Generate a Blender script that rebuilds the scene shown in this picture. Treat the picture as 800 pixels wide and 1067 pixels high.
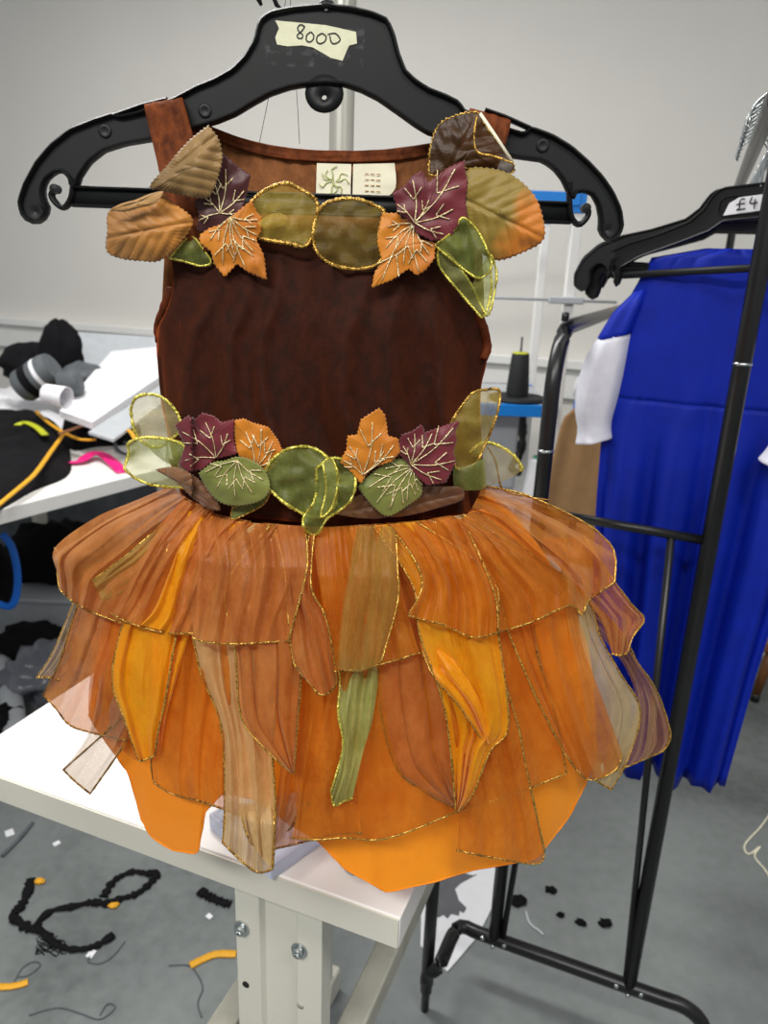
import bpy, bmesh, math, random
from mathutils import Vector, Matrix, noise
from math import sin, cos, pi, sqrt, radians, atan2
random.seed(7)
for o in list(bpy.data.objects): bpy.data.objects.remove(o)
S = bpy.context.scene; COL = S.collection
# ------------------------------------------------------------------ camera
F = 771.0; H = 1.38; PITCH = radians(18); ROLL = radians(2.1)
FW = Vector((0, cos(PITCH), -sin(PITCH))); _U = Vector((0, sin(PITCH), cos(PITCH))); _R = Vector((1, 0, 0))
RT = _R*cos(ROLL) + _U*sin(ROLL); UP = _U*cos(ROLL) - _R*sin(ROLL)
cd = bpy.data.cameras.new('camera'); cam = bpy.data.objects.new('camera', cd); COL.objects.link(cam)
M = Matrix((RT, UP, -FW)).transposed().to_4x4(); M.translation = (0, 0, H); cam.matrix_world = M
cd.sensor_fit = 'VERTICAL'; cd.sensor_height = 36; cd.sensor_width = 36; cd.lens = F/1067*36
cd.clip_start = .02; cd.dof.use_dof = True; cd.dof.focus_distance = .60; cd.dof.aperture_fstop = 9.0
S.camera = cam
# ------------------------------------------------------------------ world, lights, exposure
w = bpy.data.worlds.new('world'); S.world = w; w.use_nodes = True
w.node_tree.nodes['Background'].inputs[0].default_value = (.93, .96, 1, 1)
w.node_tree.nodes['Background'].inputs[1].default_value = .32
def area(name, loc, sx, sy, power, rz=0, col=(1, .98, .94)):
    l = bpy.data.lights.new(name, 'AREA'); l.shape = 'RECTANGLE'; l.size = sx; l.size_y = sy; l.energy = power; l.color = col
    o = bpy.data.objects.new(name, l); COL.objects.link(o); o.location = loc; o.rotation_euler = (0, 0, rz); return o
area('ceiling_tube_light', (-.75, -.85, 2.6), 1.3, .3, 47, radians(-21.6))
area('ceiling_tube_light', (.75, -.55, 2.6), 1.3, .3, 19, radians(-21.6))
area('ceiling_tube_light', (-.9, 1.75, 2.75), 1.4, .3, 40, radians(-21.6))
area('ceiling_tube_light', (1.5, .9, 2.75), 1.4, .3, 4, radians(-21.6))
S.view_settings.view_transform = 'Standard'; S.view_settings.look = 'None'; S.view_settings.gamma = 1
S.view_settings.use_curve_mapping = False; S.view_settings.exposure = 0.26
S.cycles.transparent_max_bounces = 48; S.cycles.max_bounces = 10
# ------------------------------------------------------------------ geometry helpers
CAMP = Vector((0, 0, H))
def ray(px, py): return FW*F + RT*(px-400) - UP*(py-533.5)
def at(px, py, Y):
    d = ray(px, py); return CAMP + d*(Y/d.y)
def atz(px, py, z):
    d = ray(px, py); return CAMP + d*((z-H)/d.z)
E1 = Vector((cos(radians(21.6)), -sin(radians(21.6)), 0)); E2 = Vector((sin(radians(21.6)), cos(radians(21.6)), 0)); EZ = Vector((0, 0, 1))
ORG = {}
def tag(o, label=None, cat=None, group=None, kind=None):
    if label: o['label'] = label
    if cat: o['category'] = cat
    if group: o['group'] = group
    if kind: o['kind'] = kind
    return o
def thing(name, loc, label, cat, group=None):
    o = bpy.data.objects.new(name, None); COL.objects.link(o); o.location = loc; o.empty_display_size = .05
    ORG[o.name] = Vector(loc); return tag(o, label, cat, group)
class MB:
    def __init__(s): s.v = []; s.f = []; s.uv = {}
    def add(s, vs, fs, uvs=None):
        n = len(s.v); s.v += [Vector(p) for p in vs]; s.f += [tuple(i+n for i in f) for f in fs]
        if uvs:
            for i, t in enumerate(uvs): s.uv[i+n] = t
        return s
    def grid(s, rows, uvs=None, closed=False):
        nv = len(rows); nu = len(rows[0]); fs = []
        for j in range(nv-1):
            for i in range(nu if closed else nu-1):
                k = (i+1) % nu; fs.append((j*nu+i, j*nu+k, (j+1)*nu+k, (j+1)*nu+i))
        return s.add([p for r in rows for p in r], fs, uvs)
    def tube(s, pts, a, b=None, up=None, n=8, caps=True, jit=0, closed=False):
        b = a if b is None else b; pts = [Vector(p) for p in pts]; rows = []; m = len(pts)
        ref = Vector(up) if up is not None else None
        for i, p in enumerate(pts):
            t = (pts[(i+1) % m]-pts[i-1]) if closed else (pts[min(i+1, m-1)]-pts[max(i-1, 0)])
            t = t.normalized() if t.length > 1e-9 else Vector((0, 0, 1))
            r = ref if ref is not None else (Vector((0, 1, 0)) if abs(t.y) < .8 else Vector((1, 0, 0)))
            sd = t.cross(r)
            sd = sd.normalized() if sd.length > 1e-6 else t.orthogonal().normalized()
            nn = sd.cross(t); k = 1+jit*(random.random()-.5)*2
            aa = a(i/(m-1)) if callable(a) else a; bb = b(i/(m-1)) if callable(b) else b
            rows.append([p+sd*(cos(2*pi*q/n)*aa*k)+nn*(sin(2*pi*q/n)*bb*k) for q in range(n)])
        if closed: rows.append(rows[0])
        n0 = len(s.v); s.grid(rows, closed=True)
        if caps and not closed:
            s.f.append(tuple(n0+q for q in range(n))[::-1]); s.f.append(tuple(n0+(len(rows)-1)*n+q for q in range(n)))
        return s
    def box(s, c, X, Y, Z):
        c = Vector(c); vs = [c+X*i+Y*j+Z*k for i in (-1, 1) for j in (-1, 1) for k in (-1, 1)]
        return s.add(vs, [(0, 1, 3, 2), (4, 6, 7, 5), (0, 4, 5, 1), (2, 3, 7, 6), (0, 2, 6, 4), (1, 5, 7, 3)])
    def prism(s, poly, off):
        n = len(poly); off = Vector(off); vs = [Vector(p) for p in poly]+[Vector(p)+off for p in poly]
        from mathutils.geometry import tessellate_polygon
        tr = tessellate_polygon([[Vector(p) for p in poly]])
        fs = [tuple(t) for t in tr]+[tuple(i+n for i in t[::-1]) for t in tr]
        fs += [(i, (i+1) % n, (i+1) % n+n, i+n) for i in range(n)]
        return s.add(vs, fs)
    def lathe(s, c, prof, n=24, ax=EZ):
        c = Vector(c); ax = Vector(ax).normalized(); p = ax.orthogonal().normalized(); q = ax.cross(p)
        rows = [[c+ax*h+(p*cos(2*pi*i/n)+q*sin(2*pi*i/n))*max(r, 1e-5) for i in range(n)] for r, h in prof]
        return s.grid(rows, closed=True)
    def build(s, name, mat, parent=None, smooth=True, solid=0, bevel=0, sub=0, label=None, auto=None):
        me = bpy.data.meshes.new(name); o = bpy.data.objects.new(name, me); COL.objects.link(o)
        if parent is not None:
            org = ORG[parent.name]; o.parent = parent
        else:
            c = sum(s.v, Vector())/len(s.v); org = Vector((c.x, c.y, min(p.z for p in s.v))); o.location = org
        ORG[o.name] = org
        me.from_pydata([p-org for p in s.v], [], s.f)
        uvl = me.uv_layers.new(name='uv')
        if s.uv:
            for lp in me.loops: uvl.data[lp.index].uv = s.uv.get(lp.vertex_index, (0, 0))
        me.materials.append(mat)
        bm = bmesh.new(); bm.from_mesh(me)
        if not s.uv: bmesh.ops.remove_doubles(bm, verts=bm.verts, dist=1e-6)
        bmesh.ops.recalc_face_normals(bm, faces=bm.faces); bm.to_mesh(me); bm.free()
        if smooth:
            for p in me.polygons: p.use_smooth = True
        if bevel:
            m = o.modifiers.new('bevel', 'BEVEL'); m.width = bevel; m.segments = 2; m.limit_method = 'ANGLE'
        if sub:
            m = o.modifiers.new('sub', 'SUBSURF'); m.levels = sub; m.render_levels = sub
        if solid:
            m = o.modifiers.new('solid', 'SOLIDIFY'); m.thickness = solid; m.offset = 0
        if smooth and (bevel or auto):
            me.shade_smooth()
            me.set_sharp_from_angle(angle=radians(auto or 40))
        if label: o['label'] = label
        return o
def resample(P, n, smooth=False):
    P = [Vector((p[0], p[1])) if len(p) == 2 else Vector(p) for p in P]
    if smooth and len(P) > 2:
        Q = []
        for i in range(len(P)-1):
            p0 = P[max(i-1, 0)]; p1 = P[i]; p2 = P[i+1]; p3 = P[min(i+2, len(P)-1)]
            for k in range(8):
                t = k/8
                Q.append(.5*((2*p1)+(p2-p0)*t+(2*p0-5*p1+4*p2-p3)*t*t+(3*p1-p0-3*p2+p3)*t**3))
        Q.append(P[-1]); P = Q
    d = [0]
    for i in range(1, len(P)): d.append(d[-1]+(P[i]-P[i-1]).length)
    out = []; j = 0
    for k in range(n):
        s = d[-1]*k/(n-1)
        while j < len(P)-2 and d[j+1] < s: j += 1
        L = d[j+1]-d[j]; out.append(P[j].lerp(P[j+1], (s-d[j])/L if L > 1e-9 else 0))
    return out
def smooth3(P, n): return resample(P, n, True)
def lerp(a, b, t): return a+(b-a)*t
def interp(tab, x):
    if x <= tab[0][0]: return tab[0][1]
    for (a, va), (b, vb) in zip(tab, tab[1:]):
        if x <= b: return lerp(va, vb, (x-a)/(b-a))
    return tab[-1][1]
# ------------------------------------------------------------------ materials
def C(r, g, b):
    f = lambda c: c/255/12.92 if c <= 10 else ((c/255+.055)/1.055)**2.4
    return (f(r), f(g), f(b), 1)
class NT:
    def __init__(s, name):
        s.m = bpy.data.materials.new(name); s.m.use_nodes = True; s.t = s.m.node_tree; s.t.nodes.clear()
        s.out = s.n('ShaderNodeOutputMaterial')
    def n(s, ty, **kw):
        nd = s.t.nodes.new(ty)
        for k, v in kw.items(): setattr(nd, k, v)
        return nd
    def l(s, a, b): s.t.links.new(a, b)
    def noise(s, scale, detail=3, coord='Object', sc=None, rough=.55):
        tc = s.n('ShaderNodeTexCoord'); mp = s.n('ShaderNodeMapping'); s.l(tc.outputs[coord], mp.inputs[0])
        if sc: mp.inputs['Scale'].default_value = sc
        nz = s.n('ShaderNodeTexNoise'); nz.inputs['Scale'].default_value = scale; nz.inputs['Detail'].default_value = detail
        nz.inputs['Roughness'].default_value = rough; s.l(mp.outputs[0], nz.inputs[0]); return nz.outputs['Fac']
    def ramp(s, fac, stops):
        r = s.n('ShaderNodeValToRGB'); s.l(fac, r.inputs[0]); e = r.color_ramp.elements
        e[0].position = stops[0][0]; e[0].color = stops[0][1]; e[1].position = stops[-1][0]; e[1].color = stops[-1][1]
        for p, c in stops[1:-1]: k = e.new(p); k.color = c
        return r.outputs[0]
    def prin(s, **kw):
        p = s.n('ShaderNodeBsdfPrincipled')
        for k, v in kw.items():
            k = k.replace('_', ' ')
            if hasattr(v, 'is_output'): s.l(v, p.inputs[k])
            else: p.inputs[k].default_value = v
        return p
    def bump(s, h, strength=.3, dist=.001):
        b = s.n('ShaderNodeBump'); b.inputs['Strength'].default_value = strength; b.inputs['Distance'].default_value = dist
        s.l(h, b.inputs['Height']); return b.outputs[0]
    def fin(s, sh): s.l(sh, s.out.inputs[0]); return s.m
def plain(name, c, rough=.5, metal=0, var=.12, scale=30, bump=0, spec=.5, sheen=0, bd=.001):
    t = NT(name); nz = t.noise(scale, 4); k = lambda f: tuple(min(1, x*f) for x in c[:3])+(1,)
    p = t.prin(Base_Color=t.ramp(nz, [(.3, k(1-var)), (.7, k(1+var))]), Roughness=rough, Metallic=metal)
    p.inputs['Specular IOR Level'].default_value = spec; p.inputs['Sheen Weight'].default_value = sheen
    if bump: t.l(t.bump(nz, bump, bd), p.inputs['Normal'])
    return t.fin(p.outputs[0])
def sheer(name, c, op, c2=None, streak=(22, .8, 1), shine=.45, gl=.0):
    t = NT(name); c2 = c2 or tuple(min(1, x*1.35) for x in c[:3])+(1,)
    st = t.noise(1.0, 3, 'UV', streak, .5); cr = t.noise(52, 6, 'Object', (1, 1, .6), .72); wv = t.noise(1500, 1, 'Object')
    mx = t.n('ShaderNodeMath', operation='ADD'); t.l(st, mx.inputs[0]); t.l(cr, mx.inputs[1])
    hf = t.n('ShaderNodeMath', operation='MULTIPLY'); t.l(mx.outputs[0], hf.inputs[0]); hf.inputs[1].default_value = .5
    col = t.ramp(cr, [(.3, c), (.7, c2)])
    p = t.prin(Base_Color=col, Roughness=.34); p.inputs['Sheen Weight'].default_value = shine; p.inputs['Sheen Roughness'].default_value = .3
    p.inputs['Sheen Tint'].default_value = (1, .82, .5, 1); p.inputs['Specular IOR Level'].default_value = .55
    b1 = t.n('ShaderNodeBump'); b1.inputs['Strength'].default_value = .6; b1.inputs['Distance'].default_value = .0035; t.l(cr, b1.inputs['Height'])
    b2 = t.n('ShaderNodeBump'); b2.inputs['Strength'].default_value = .35; b2.inputs['Distance'].default_value = .0004; t.l(wv, b2.inputs['Height']); t.l(b1.outputs[0], b2.inputs['Normal'])
    t.l(b2.outputs[0], p.inputs['Normal'])
    tl = t.n('ShaderNodeBsdfTranslucent'); t.l(col, tl.inputs[0])
    ms = t.n('ShaderNodeMixShader'); ms.inputs[0].default_value = .35; t.l(p.outputs[0], ms.inputs[1]); t.l(tl.outputs[0], ms.inputs[2])
    tr = t.n('ShaderNodeBsdfTransparent'); tr.inputs[0].default_value = tuple(lerp(1, min(1, x*1.7), .22) for x in c[:3])+(1,)
    lw = t.n('ShaderNodeLayerWeight'); lw.inputs[0].default_value = .45
    m1 = t.n('ShaderNodeMath', operation='MULTIPLY_ADD'); t.l(lw.outputs['Facing'], m1.inputs[0]); m1.inputs[1].default_value = .45; m1.inputs[2].default_value = op-.16
    m2 = t.n('ShaderNodeMath', operation='MULTIPLY_ADD', use_clamp=True); t.l(hf.outputs[0], m2.inputs[0]); m2.inputs[1].default_value = .2; t.l(m1.outputs[0], m2.inputs[2])
    mm = t.n('ShaderNodeMixShader'); t.l(m2.outputs[0], mm.inputs[0]); t.l(tr.outputs[0], mm.inputs[1]); t.l(ms.outputs[0], mm.inputs[2])
    return t.fin(mm.outputs[0])
def velvet(name, c, c2, sh):
    t = NT(name); nz = t.noise(110, 5, 'Object', (1, 1, .7), .7); n2 = t.noise(900, 2)
    p = t.prin(Base_Color=t.ramp(nz, [(.35, c), (.72, c2)]), Roughness=.75)
    p.inputs['Sheen Weight'].default_value = sh; p.inputs['Sheen Roughness'].default_value = .42; p.inputs['Sheen Tint'].default_value = C(206, 96, 36)
    p.inputs['Specular IOR Level'].default_value = .15
    t.l(t.bump(n2, .5, .0006), p.inputs['Normal']); return t.fin(p.outputs[0])
def glitter(name, c, c2, metal=.7):
    t = NT(name); nz = t.noise(700, 2)
    p = t.prin(Base_Color=t.ramp(nz, [(.38, c), (.6, c2)]), Roughness=.32, Metallic=metal)
    t.l(t.bump(nz, .8, .0008), p.inputs['Normal']); return t.fin(p.outputs[0])
def leafmat(name, c, c2, ang=(0, 1), sheen=.3, rough=.5, st=(.35, 1.1)):
    t = NT(name); nz = t.noise(70, 5); uv = t.n('ShaderNodeTexCoord'); sp = t.n('ShaderNodeSeparateXYZ'); t.l(uv.outputs['UV'], sp.inputs[0])
    a = t.n('ShaderNodeMath', operation='MULTIPLY_ADD'); t.l(nz, a.inputs[0]); a.inputs[1].default_value = .5; t.l(sp.outputs[0], a.inputs[2])
    p = t.prin(Base_Color=t.ramp(a.outputs[0], [(st[0], c), (min(1, st[1]), c2)]), Roughness=rough); p.inputs['Sheen Weight'].default_value = sheen
    t.l(t.bump(nz, .35, .002), p.inputs['Normal'])
    tl = t.n('ShaderNodeBsdfTranslucent'); tl.inputs[0].default_value = c2; ms = t.n('ShaderNodeMixShader'); ms.inputs[0].default_value = .15
    t.l(p.outputs[0], ms.inputs[1]); t.l(tl.outputs[0], ms.inputs[2]); return t.fin(ms.outputs[0])
def glass(name, c, op, rough=.1):
    t = NT(name); p = t.prin(Base_Color=c, Roughness=rough); tr = t.n('ShaderNodeBsdfTransparent'); tr.inputs[0].default_value = tuple(lerp(1, x, .3) for x in c[:3])+(1,)
    lw = t.n('ShaderNodeLayerWeight'); m = t.n('ShaderNodeMath', operation='MULTIPLY_ADD', use_clamp=True); t.l(lw.outputs['Facing'], m.inputs[0]); m.inputs[1].default_value = .5; m.inputs[2].default_value = op
    mm = t.n('ShaderNodeMixShader'); t.l(m.outputs[0], mm.inputs[0]); t.l(tr.outputs[0], mm.inputs[1]); t.l(p.outputs[0], mm.inputs[2]); return t.fin(mm.outputs[0])
K = {}
K['wall'] = plain('wall_paint', C(219, 216, 209), .8, 0, .02, 3, .08)
K['white'] = plain('white_laminate', C(233, 232, 228), .35, 0, .02, 12)
K['legw'] = plain('cream_steel', C(205, 203, 190), .4, 0, .04, 10)
K['woodw'] = plain('worn_white_wood', C(176, 174, 160), .6, 0, .2, 14, .2)
K['blackp'] = plain('black_plastic', C(15, 16, 17), .5, 0, .15, 40, .03, .35)
K['blackm'] = plain('black_steel', C(20, 20, 21), .32, 0, .2, 25, .05)
K['chrome'] = plain('zinc_steel', C(190, 195, 195), .22, 1, .1, 60)
K['tape'] = plain('masking_tape', C(212, 211, 180), .7, 0, .07, 160, .4)
K['ink'] = plain('black_ink', C(25, 25, 25), .6)
K['velvet'] = velvet('brown_velvet', C(32, 12, 4), C(56, 21, 7), .85)
K['velvet2'] = velvet('rust_velvet', C(70, 32, 14), C(128, 66, 30), .35)
K['velvet3'] = velvet('seam_velvet', C(66, 28, 11), C(100, 44, 18), .4)
K['knit'] = velvet('velvet_wrong_side', C(112, 68, 38), C(150, 96, 56), .3)
K['gold'] = glitter('gold_cord', C(110, 76, 28), C(236, 190, 90))
K['gold2'] = glitter('brown_gold_cord', C(84, 56, 26), C(190, 140, 64), .6)
K['lime'] = glitter('lime_gold_cord', C(150, 138, 30), C(238, 226, 110), .5)
K['stitch'] = glitter('pale_gold_thread', C(196, 170, 110), C(246, 232, 190), .35)
K['lining'] = leafmat('orange_lining', C(238, 136, 5), C(242, 146, 8), sheen=.1, rough=.6)
K['rust'] = sheer('rust_organza', C(184, 106, 44), .54, C(220, 146, 74))
K['rust2'] = sheer('copper_organza', C(190, 104, 16), .46, C(228, 150, 44))
K['amber'] = sheer('amber_organza', C(242, 152, 4), .72, C(252, 184, 28))
K['tan'] = sheer('tan_organza', C(208, 172, 106), .60, C(234, 204, 146))
K['olive'] = sheer('olive_organza', C(170, 144, 62), .36, C(198, 170, 90))
K['green'] = sheer('green_organza', C(140, 152, 70), .72, C(182, 192, 116))
K['grey'] = sheer('grey_brown_organza', C(176, 146, 112), .28, C(200, 172, 140))
K['mauve'] = sheer('mauve_organza', C(138, 92, 60), .56, C(166, 116, 84))
K['pale'] = sheer('pale_gold_organza', C(200, 176, 116), .52, C(220, 202, 150))
K['ryel'] = sheer('gold_ribbon_organza', C(186, 156, 54), .40, C(222, 198, 96), (5, 5, 1), .6)
K['rolive'] = sheer('dark_gold_ribbon_organza', C(140, 116, 44), .34, C(186, 160, 78), (5, 5, 1), .6)
K['rgrn'] = sheer('green_ribbon_organza', C(124, 134, 56), .52, C(166, 176, 98), (5, 5, 1), .6)
K['rlime'] = sheer('lime_ribbon_organza', C(172, 176, 84), .34, C(206, 208, 126), (5, 5, 1), .6)
K['rbeige'] = sheer('beige_ribbon_organza', C(198, 182, 120), .34, C(222, 208, 154), (5, 5, 1), .6)
K['ltan'] = leafmat('tan_satin_leaf', C(120, 92, 46), C(152, 118, 66))
K['lgold'] = leafmat('gold_satin_leaf', C(196, 128, 44), C(158, 108, 46))
K['lfold'] = leafmat('tan_satin_back', C(176, 132, 74), C(190, 146, 88))
K['lbig'] = leafmat('olive_to_orange_leaf', C(140, 116, 38), C(200, 118, 22), st=(.75, 1.15))
K['lmar'] = leafmat('maroon_leaf', C(100, 24, 34), C(122, 34, 44), rough=.45)
K['lmard'] = leafmat('dark_maroon_leaf', C(64, 20, 20), C(84, 28, 30), rough=.45)
K['lor'] = leafmat('orange_leaf', C(206, 126, 12), C(190, 106, 10))
K['lgrn'] = leafmat('green_leaf', C(112, 118, 48), C(134, 136, 62))
K['lbrn'] = leafmat('brown_leaf', C(128, 84, 40), C(106, 64, 30))
K['ldark'] = sheer('dark_brown_leaf_fabric', C(62, 38, 14), .86, C(88, 58, 24), (14, 14, 1), .2)
K['paper'] = plain('paper', C(228, 228, 232), .7, 0, .03)
K['cream'] = plain('cream_label', C(232, 226, 200), .75, 0, .03, 90)
K['blue'] = plain('royal_blue_cloth', C(2, 34, 158), .6, 0, .12, 25, .1, .25, .0)
K['whitecl'] = plain('white_cotton', C(214, 214, 224), .8, 0, .05, 60, .2)
K['tanc'] = plain('tan_cloth', C(146, 112, 74), .85, 0, .08, 50, .2, .2, .2)
K['blackc'] = plain('black_cloth', C(16, 15, 18), .9, 0, .3, 30, .3, .15, .0)
K['greyc'] = plain('grey_cloth', C(84, 88, 92), .75, 0, .2, 20, .2)
K['yel'] = plain('yellow_cord', C(222, 160, 20), .6, 0, .1)
K['neon'] = plain('yellow_green_badge', C(190, 196, 30), .5)
K['pink'] = plain('pink_ribbon', C(226, 20, 120), .45)
K['bbeam'] = plain('blue_powder_coat', C(20, 130, 220), .4, 0, .05)
K['sblue'] = plain('bright_blue_plastic', C(10, 110, 220), .4, 0, .1)
K['lgrey'] = plain('light_grey_plastic', C(178, 182, 186), .45, 0, .05)
K['gtop'] = plain('green_plastic', C(50, 160, 110), .5)
K['wood'] = plain('brown_wood', C(120, 74, 36), .5, 0, .3, 18)
K['cone'] = plain('black_thread', C(22, 24, 26), .7, 0, .3, 200, .5)
K['clear'] = glass('clear_plastic', C(220, 226, 240), .22)
K['poly'] = glass('grey_polythene', C(120, 122, 132), .55, .25)
K['printg'] = plain('grey_print', C(96, 96, 100), .8)
K['hole'] = plain('dark_hole', C(14, 14, 14), .8)
K['floral'] = plain('green_print', C(176, 186, 120), .8)
t = NT('painted_concrete'); n1 = t.noise(2.2, 6); n2 = t.noise(38, 5)
mxr = t.n('ShaderNodeMath', operation='MULTIPLY_ADD'); t.l(n2, mxr.inputs[0]); mxr.inputs[1].default_value = .35; t.l(n1, mxr.inputs[2])
p = t.prin(Base_Color=t.ramp(mxr.outputs[0], [(.45, C(92, 97, 96)), (.62, C(112, 117, 116)), (.9, C(128, 133, 132))]), Roughness=t.ramp(n1, [(.3, (.28,)*3+(1,)), (.7, (.45,)*3+(1,))]))
t.l(t.bump(n2, .15, .002), p.inputs['Normal']); K['floor'] = t.fin(p.outputs[0])
# ------------------------------------------------------------------ room shell
WP = Vector((.51, 3.0, 0))                              # a point on the back wall's face
MB().box((0, 1.5, -.05), Vector((8, 0, 0)), Vector((0, 6, 0)), Vector((0, 0, .05))).build('floor', K['floor'], smooth=False)['kind'] = 'structure'
MB().box(WP+E2*.1+EZ*1.5, E1*8, E2*.1, EZ*1.5).build('wall_back', K['wall'], smooth=False)['kind'] = 'structure'
tr = MB().box(WP-E2*.025+EZ*1.065, E1*8, E2*.025, EZ*.018)
tr.box(WP-E2*.012+EZ*.99, E1*8, E2*.012, EZ*.06)
tr.build('trim_1', K['white'], smooth=False, bevel=.004)['kind'] = 'structure'
MB().box(WP-E2*.006+EZ*.05, E1*8, E2*.006, EZ*.05).build('baseboard_back', K['white'], smooth=False)['kind'] = 'structure'
# ------------------------------------------------------------------ white work table
TZ = .81
A = atz(0, 808, TZ); B = atz(417, 957, TZ); fd = (A-B).normalized(); nd = Vector((fd.y, -fd.x, 0))
if nd.y < 0: nd = -nd
D = atz(30, 745, TZ); wid = (D-B).dot(fd); TL = .56
table = thing('work_table', (B.x+fd.x*wid/2, B.y+fd.y*wid/2+.26, 0), 'white sewing work table with thick top standing under the orange dress', 'table')
cc = B+fd*(wid/2)+nd*(TL/2)-EZ*.0185
MB().box(cc, fd*(wid/2), nd*(TL/2), EZ*.0185).build('table_top', K['white'], table, bevel=.0015)
edge = MB(); edge.box(B+fd*(wid/2)-nd*.0008-EZ*.0185, fd*(wid/2-.001), nd*.0012, EZ*.0165).build('edge_band', K['legw'], table, smooth=False)
lc = at(291, 965, .62); lc.z = 0
for k, off in enumerate((0, .44)):
    q = Vector((lc.x, lc.y, 0))+nd*off+fd*(.20*k)
    lg = MB(); hw = .053; lw = .0
    prof = [(-hw, .02), (-hw, -.004), (-hw+.030, -.004), (-hw+.034, .004), (hw-.034, .004), (hw-.030, -.004), (hw, -.004), (hw, .02), (hw-.003, .02), (hw-.003, 0), (hw-.028, 0), (hw-.032, .008), (-hw+.032, .008), (-hw+.028, 0), (-hw+.003, 0), (-hw+.003, .02)]
    poly = [q-fd*a+nd*b+EZ*.06 for a, b in prof]
    lg.prism(poly, EZ*(TZ-.037-.06)); leg = lg.build('leg', K['legw'], table, smooth=False, bevel=.0012)
    MB().box(q+EZ*.03+nd*.02, fd*(.15 if k == 0 else .06), nd*.025, EZ*.03).build('foot', K['legw'], table, bevel=.006)
    if k == 0:
        for (x, y, h) in ((252, 967, 0), (312, 990, 0), (256, 1026, 1), (313, 1048, 2)):
            d = ray(x, y); pl = q-nd*.0045; P = CAMP+d*((pl-CAMP).dot(nd)/d.dot(nd))
            if h: MB().lathe(P-nd*.0004, [(0, 0), (.0042, 0), (.0042, -.0015)], 16, -nd).build('bolt_hole', K['hole' if h == 1 else 'woodw'], leg)
            else:
                b = MB().lathe(P, [(.0095, 0), (.0095, .0015), (.0062, .002), (.0062, .006), (.005, .0072), (.0028, .0072), (.0026, .005), (0, .005)], 6 if False else 18, -nd)
                b.build('bolt', K['chrome'], leg, auto=30)
for x0, x1 in ((350, 382), (214, 240)):
    a, b = atz(x0, 1067, .5), atz(x1, 1067, .5); b = a+(b-a).normalized()*.036
    c0 = (a+b)/2; s0 = (TL-.03)-(c0-B).dot(nd); c1 = c0+nd*s0; c2 = c0-nd*((c0-B).dot(nd)-.03)
    MB().box((c1+c2)/2-EZ*.02, (c1-c2)/2, (b-a)/2, EZ*.02).build('side_rail', K['woodw'], table, bevel=.003)
MB().box(B+fd*(wid/2)+nd*.485+EZ*(.48-TZ), fd*(wid/2-.03), nd*.012, EZ*.03).build('rear_rail', K['woodw'], table, bevel=.003)
# ------------------------------------------------------------------ pole of the thread stand
pb = at(357, 60, .74)
stand = thing('thread_stand', (pb.x, pb.y, TZ), 'cream steel thread stand pole on the table behind the brown dress', 'stand')
K['pole'] = plain('grey_enamel', C(176, 176, 166), .3, .2, .03)
MB().lathe((pb.x, pb.y, TZ), [(0, 0), (.035, 0), (.035, .006), (.014, .01), (.0112, .014), (.0112, 1.02), (.0, 1.02)], 24).build('pole', K['pole'], stand, auto=40)
hk = at(340, -14, .60)
arm = MB(); arm.tube([(pb.x, pb.y+.01, TZ+.84), (pb.x, .56, TZ+.84)], .006, n=10); 
zt = hk.z+.045
stand_top = MB().tube([(pb.x, pb.y+.012, zt), (hk.x+.006, .60, zt), (hk.x+.010, .545, zt)], .005, n=12)
stand_top.build('hanging_arm', K['chrome'], stand)
g = at(268, -4, .66); gd = MB(); gd.tube(smooth3([(pb.x, pb.y, zt-.03), (pb.x-.05, .70, zt-.03), (g.x+.01, .66, g.z+.03), (g.x, .66, g.z)], 16), .002, n=8)
gd.tube([g+Vector((0, 0, .008)), g, g+Vector((.003, 0, -.006))], lambda s: .004*(1-s*.7), n=8)
gd.build('thread_guide', K['blackm'], stand)
for pts in (((303, -20), (303, 20), (309, 96), (312, 150)), ((300, -20), (290, 55), (280, 101), (270, 150))):
    MB().tube(smooth3([at(x, y, .665) for x, y in pts], 14), .00025, n=5).build('thread', K['ink'], stand)
# ------------------------------------------------------------------ hangers
OUT = [(340, 7), (306, 10), (285, 14), (274, 20), (270, 29), (267, 43), (256, 61), (243, 74), (225, 84), (205, 92), (196, 97), (185, 103), (170, 109), (152, 117), (126, 123), (119, 120), (100, 126), (75, 136), (55, 152), (40, 170), (28, 192), (22, 210), (24, 222), (30, 230), (39, 232), (47, 226), (50, 217), (46, 209), (44, 200), (47, 188), (57, 179), (67, 178), (74, 185), (76, 196), (80, 195), (83, 184), (93, 169), (108, 157), (130, 150), (160, 145), (185, 138), (203, 133), (225, 127), (245, 119), (263, 108), (281, 98), (302, 91), (320, 88), (340, 87), (358, 88), (376, 94), (394, 103), (414, 117), (432, 130), (445, 138), (475, 148), (510, 157), (536, 163), (565, 167), (577, 175), (586, 186), (592, 199), (596, 208), (599, 200), (608, 198), (617, 202), (623, 212), (626, 228), (625, 239), (629, 247), (636, 251), (644, 245), (647, 235), (645, 219), (637, 201), (626, 185), (612, 170), (594, 154), (574, 142), (552, 134), (546, 141), (520, 133), (500, 124), (482, 116), (478, 108), (464, 101), (446, 94), (432, 85), (421, 74), (414, 56), (409, 36), (403, 22), (387, 15), (365, 10)]
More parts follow.
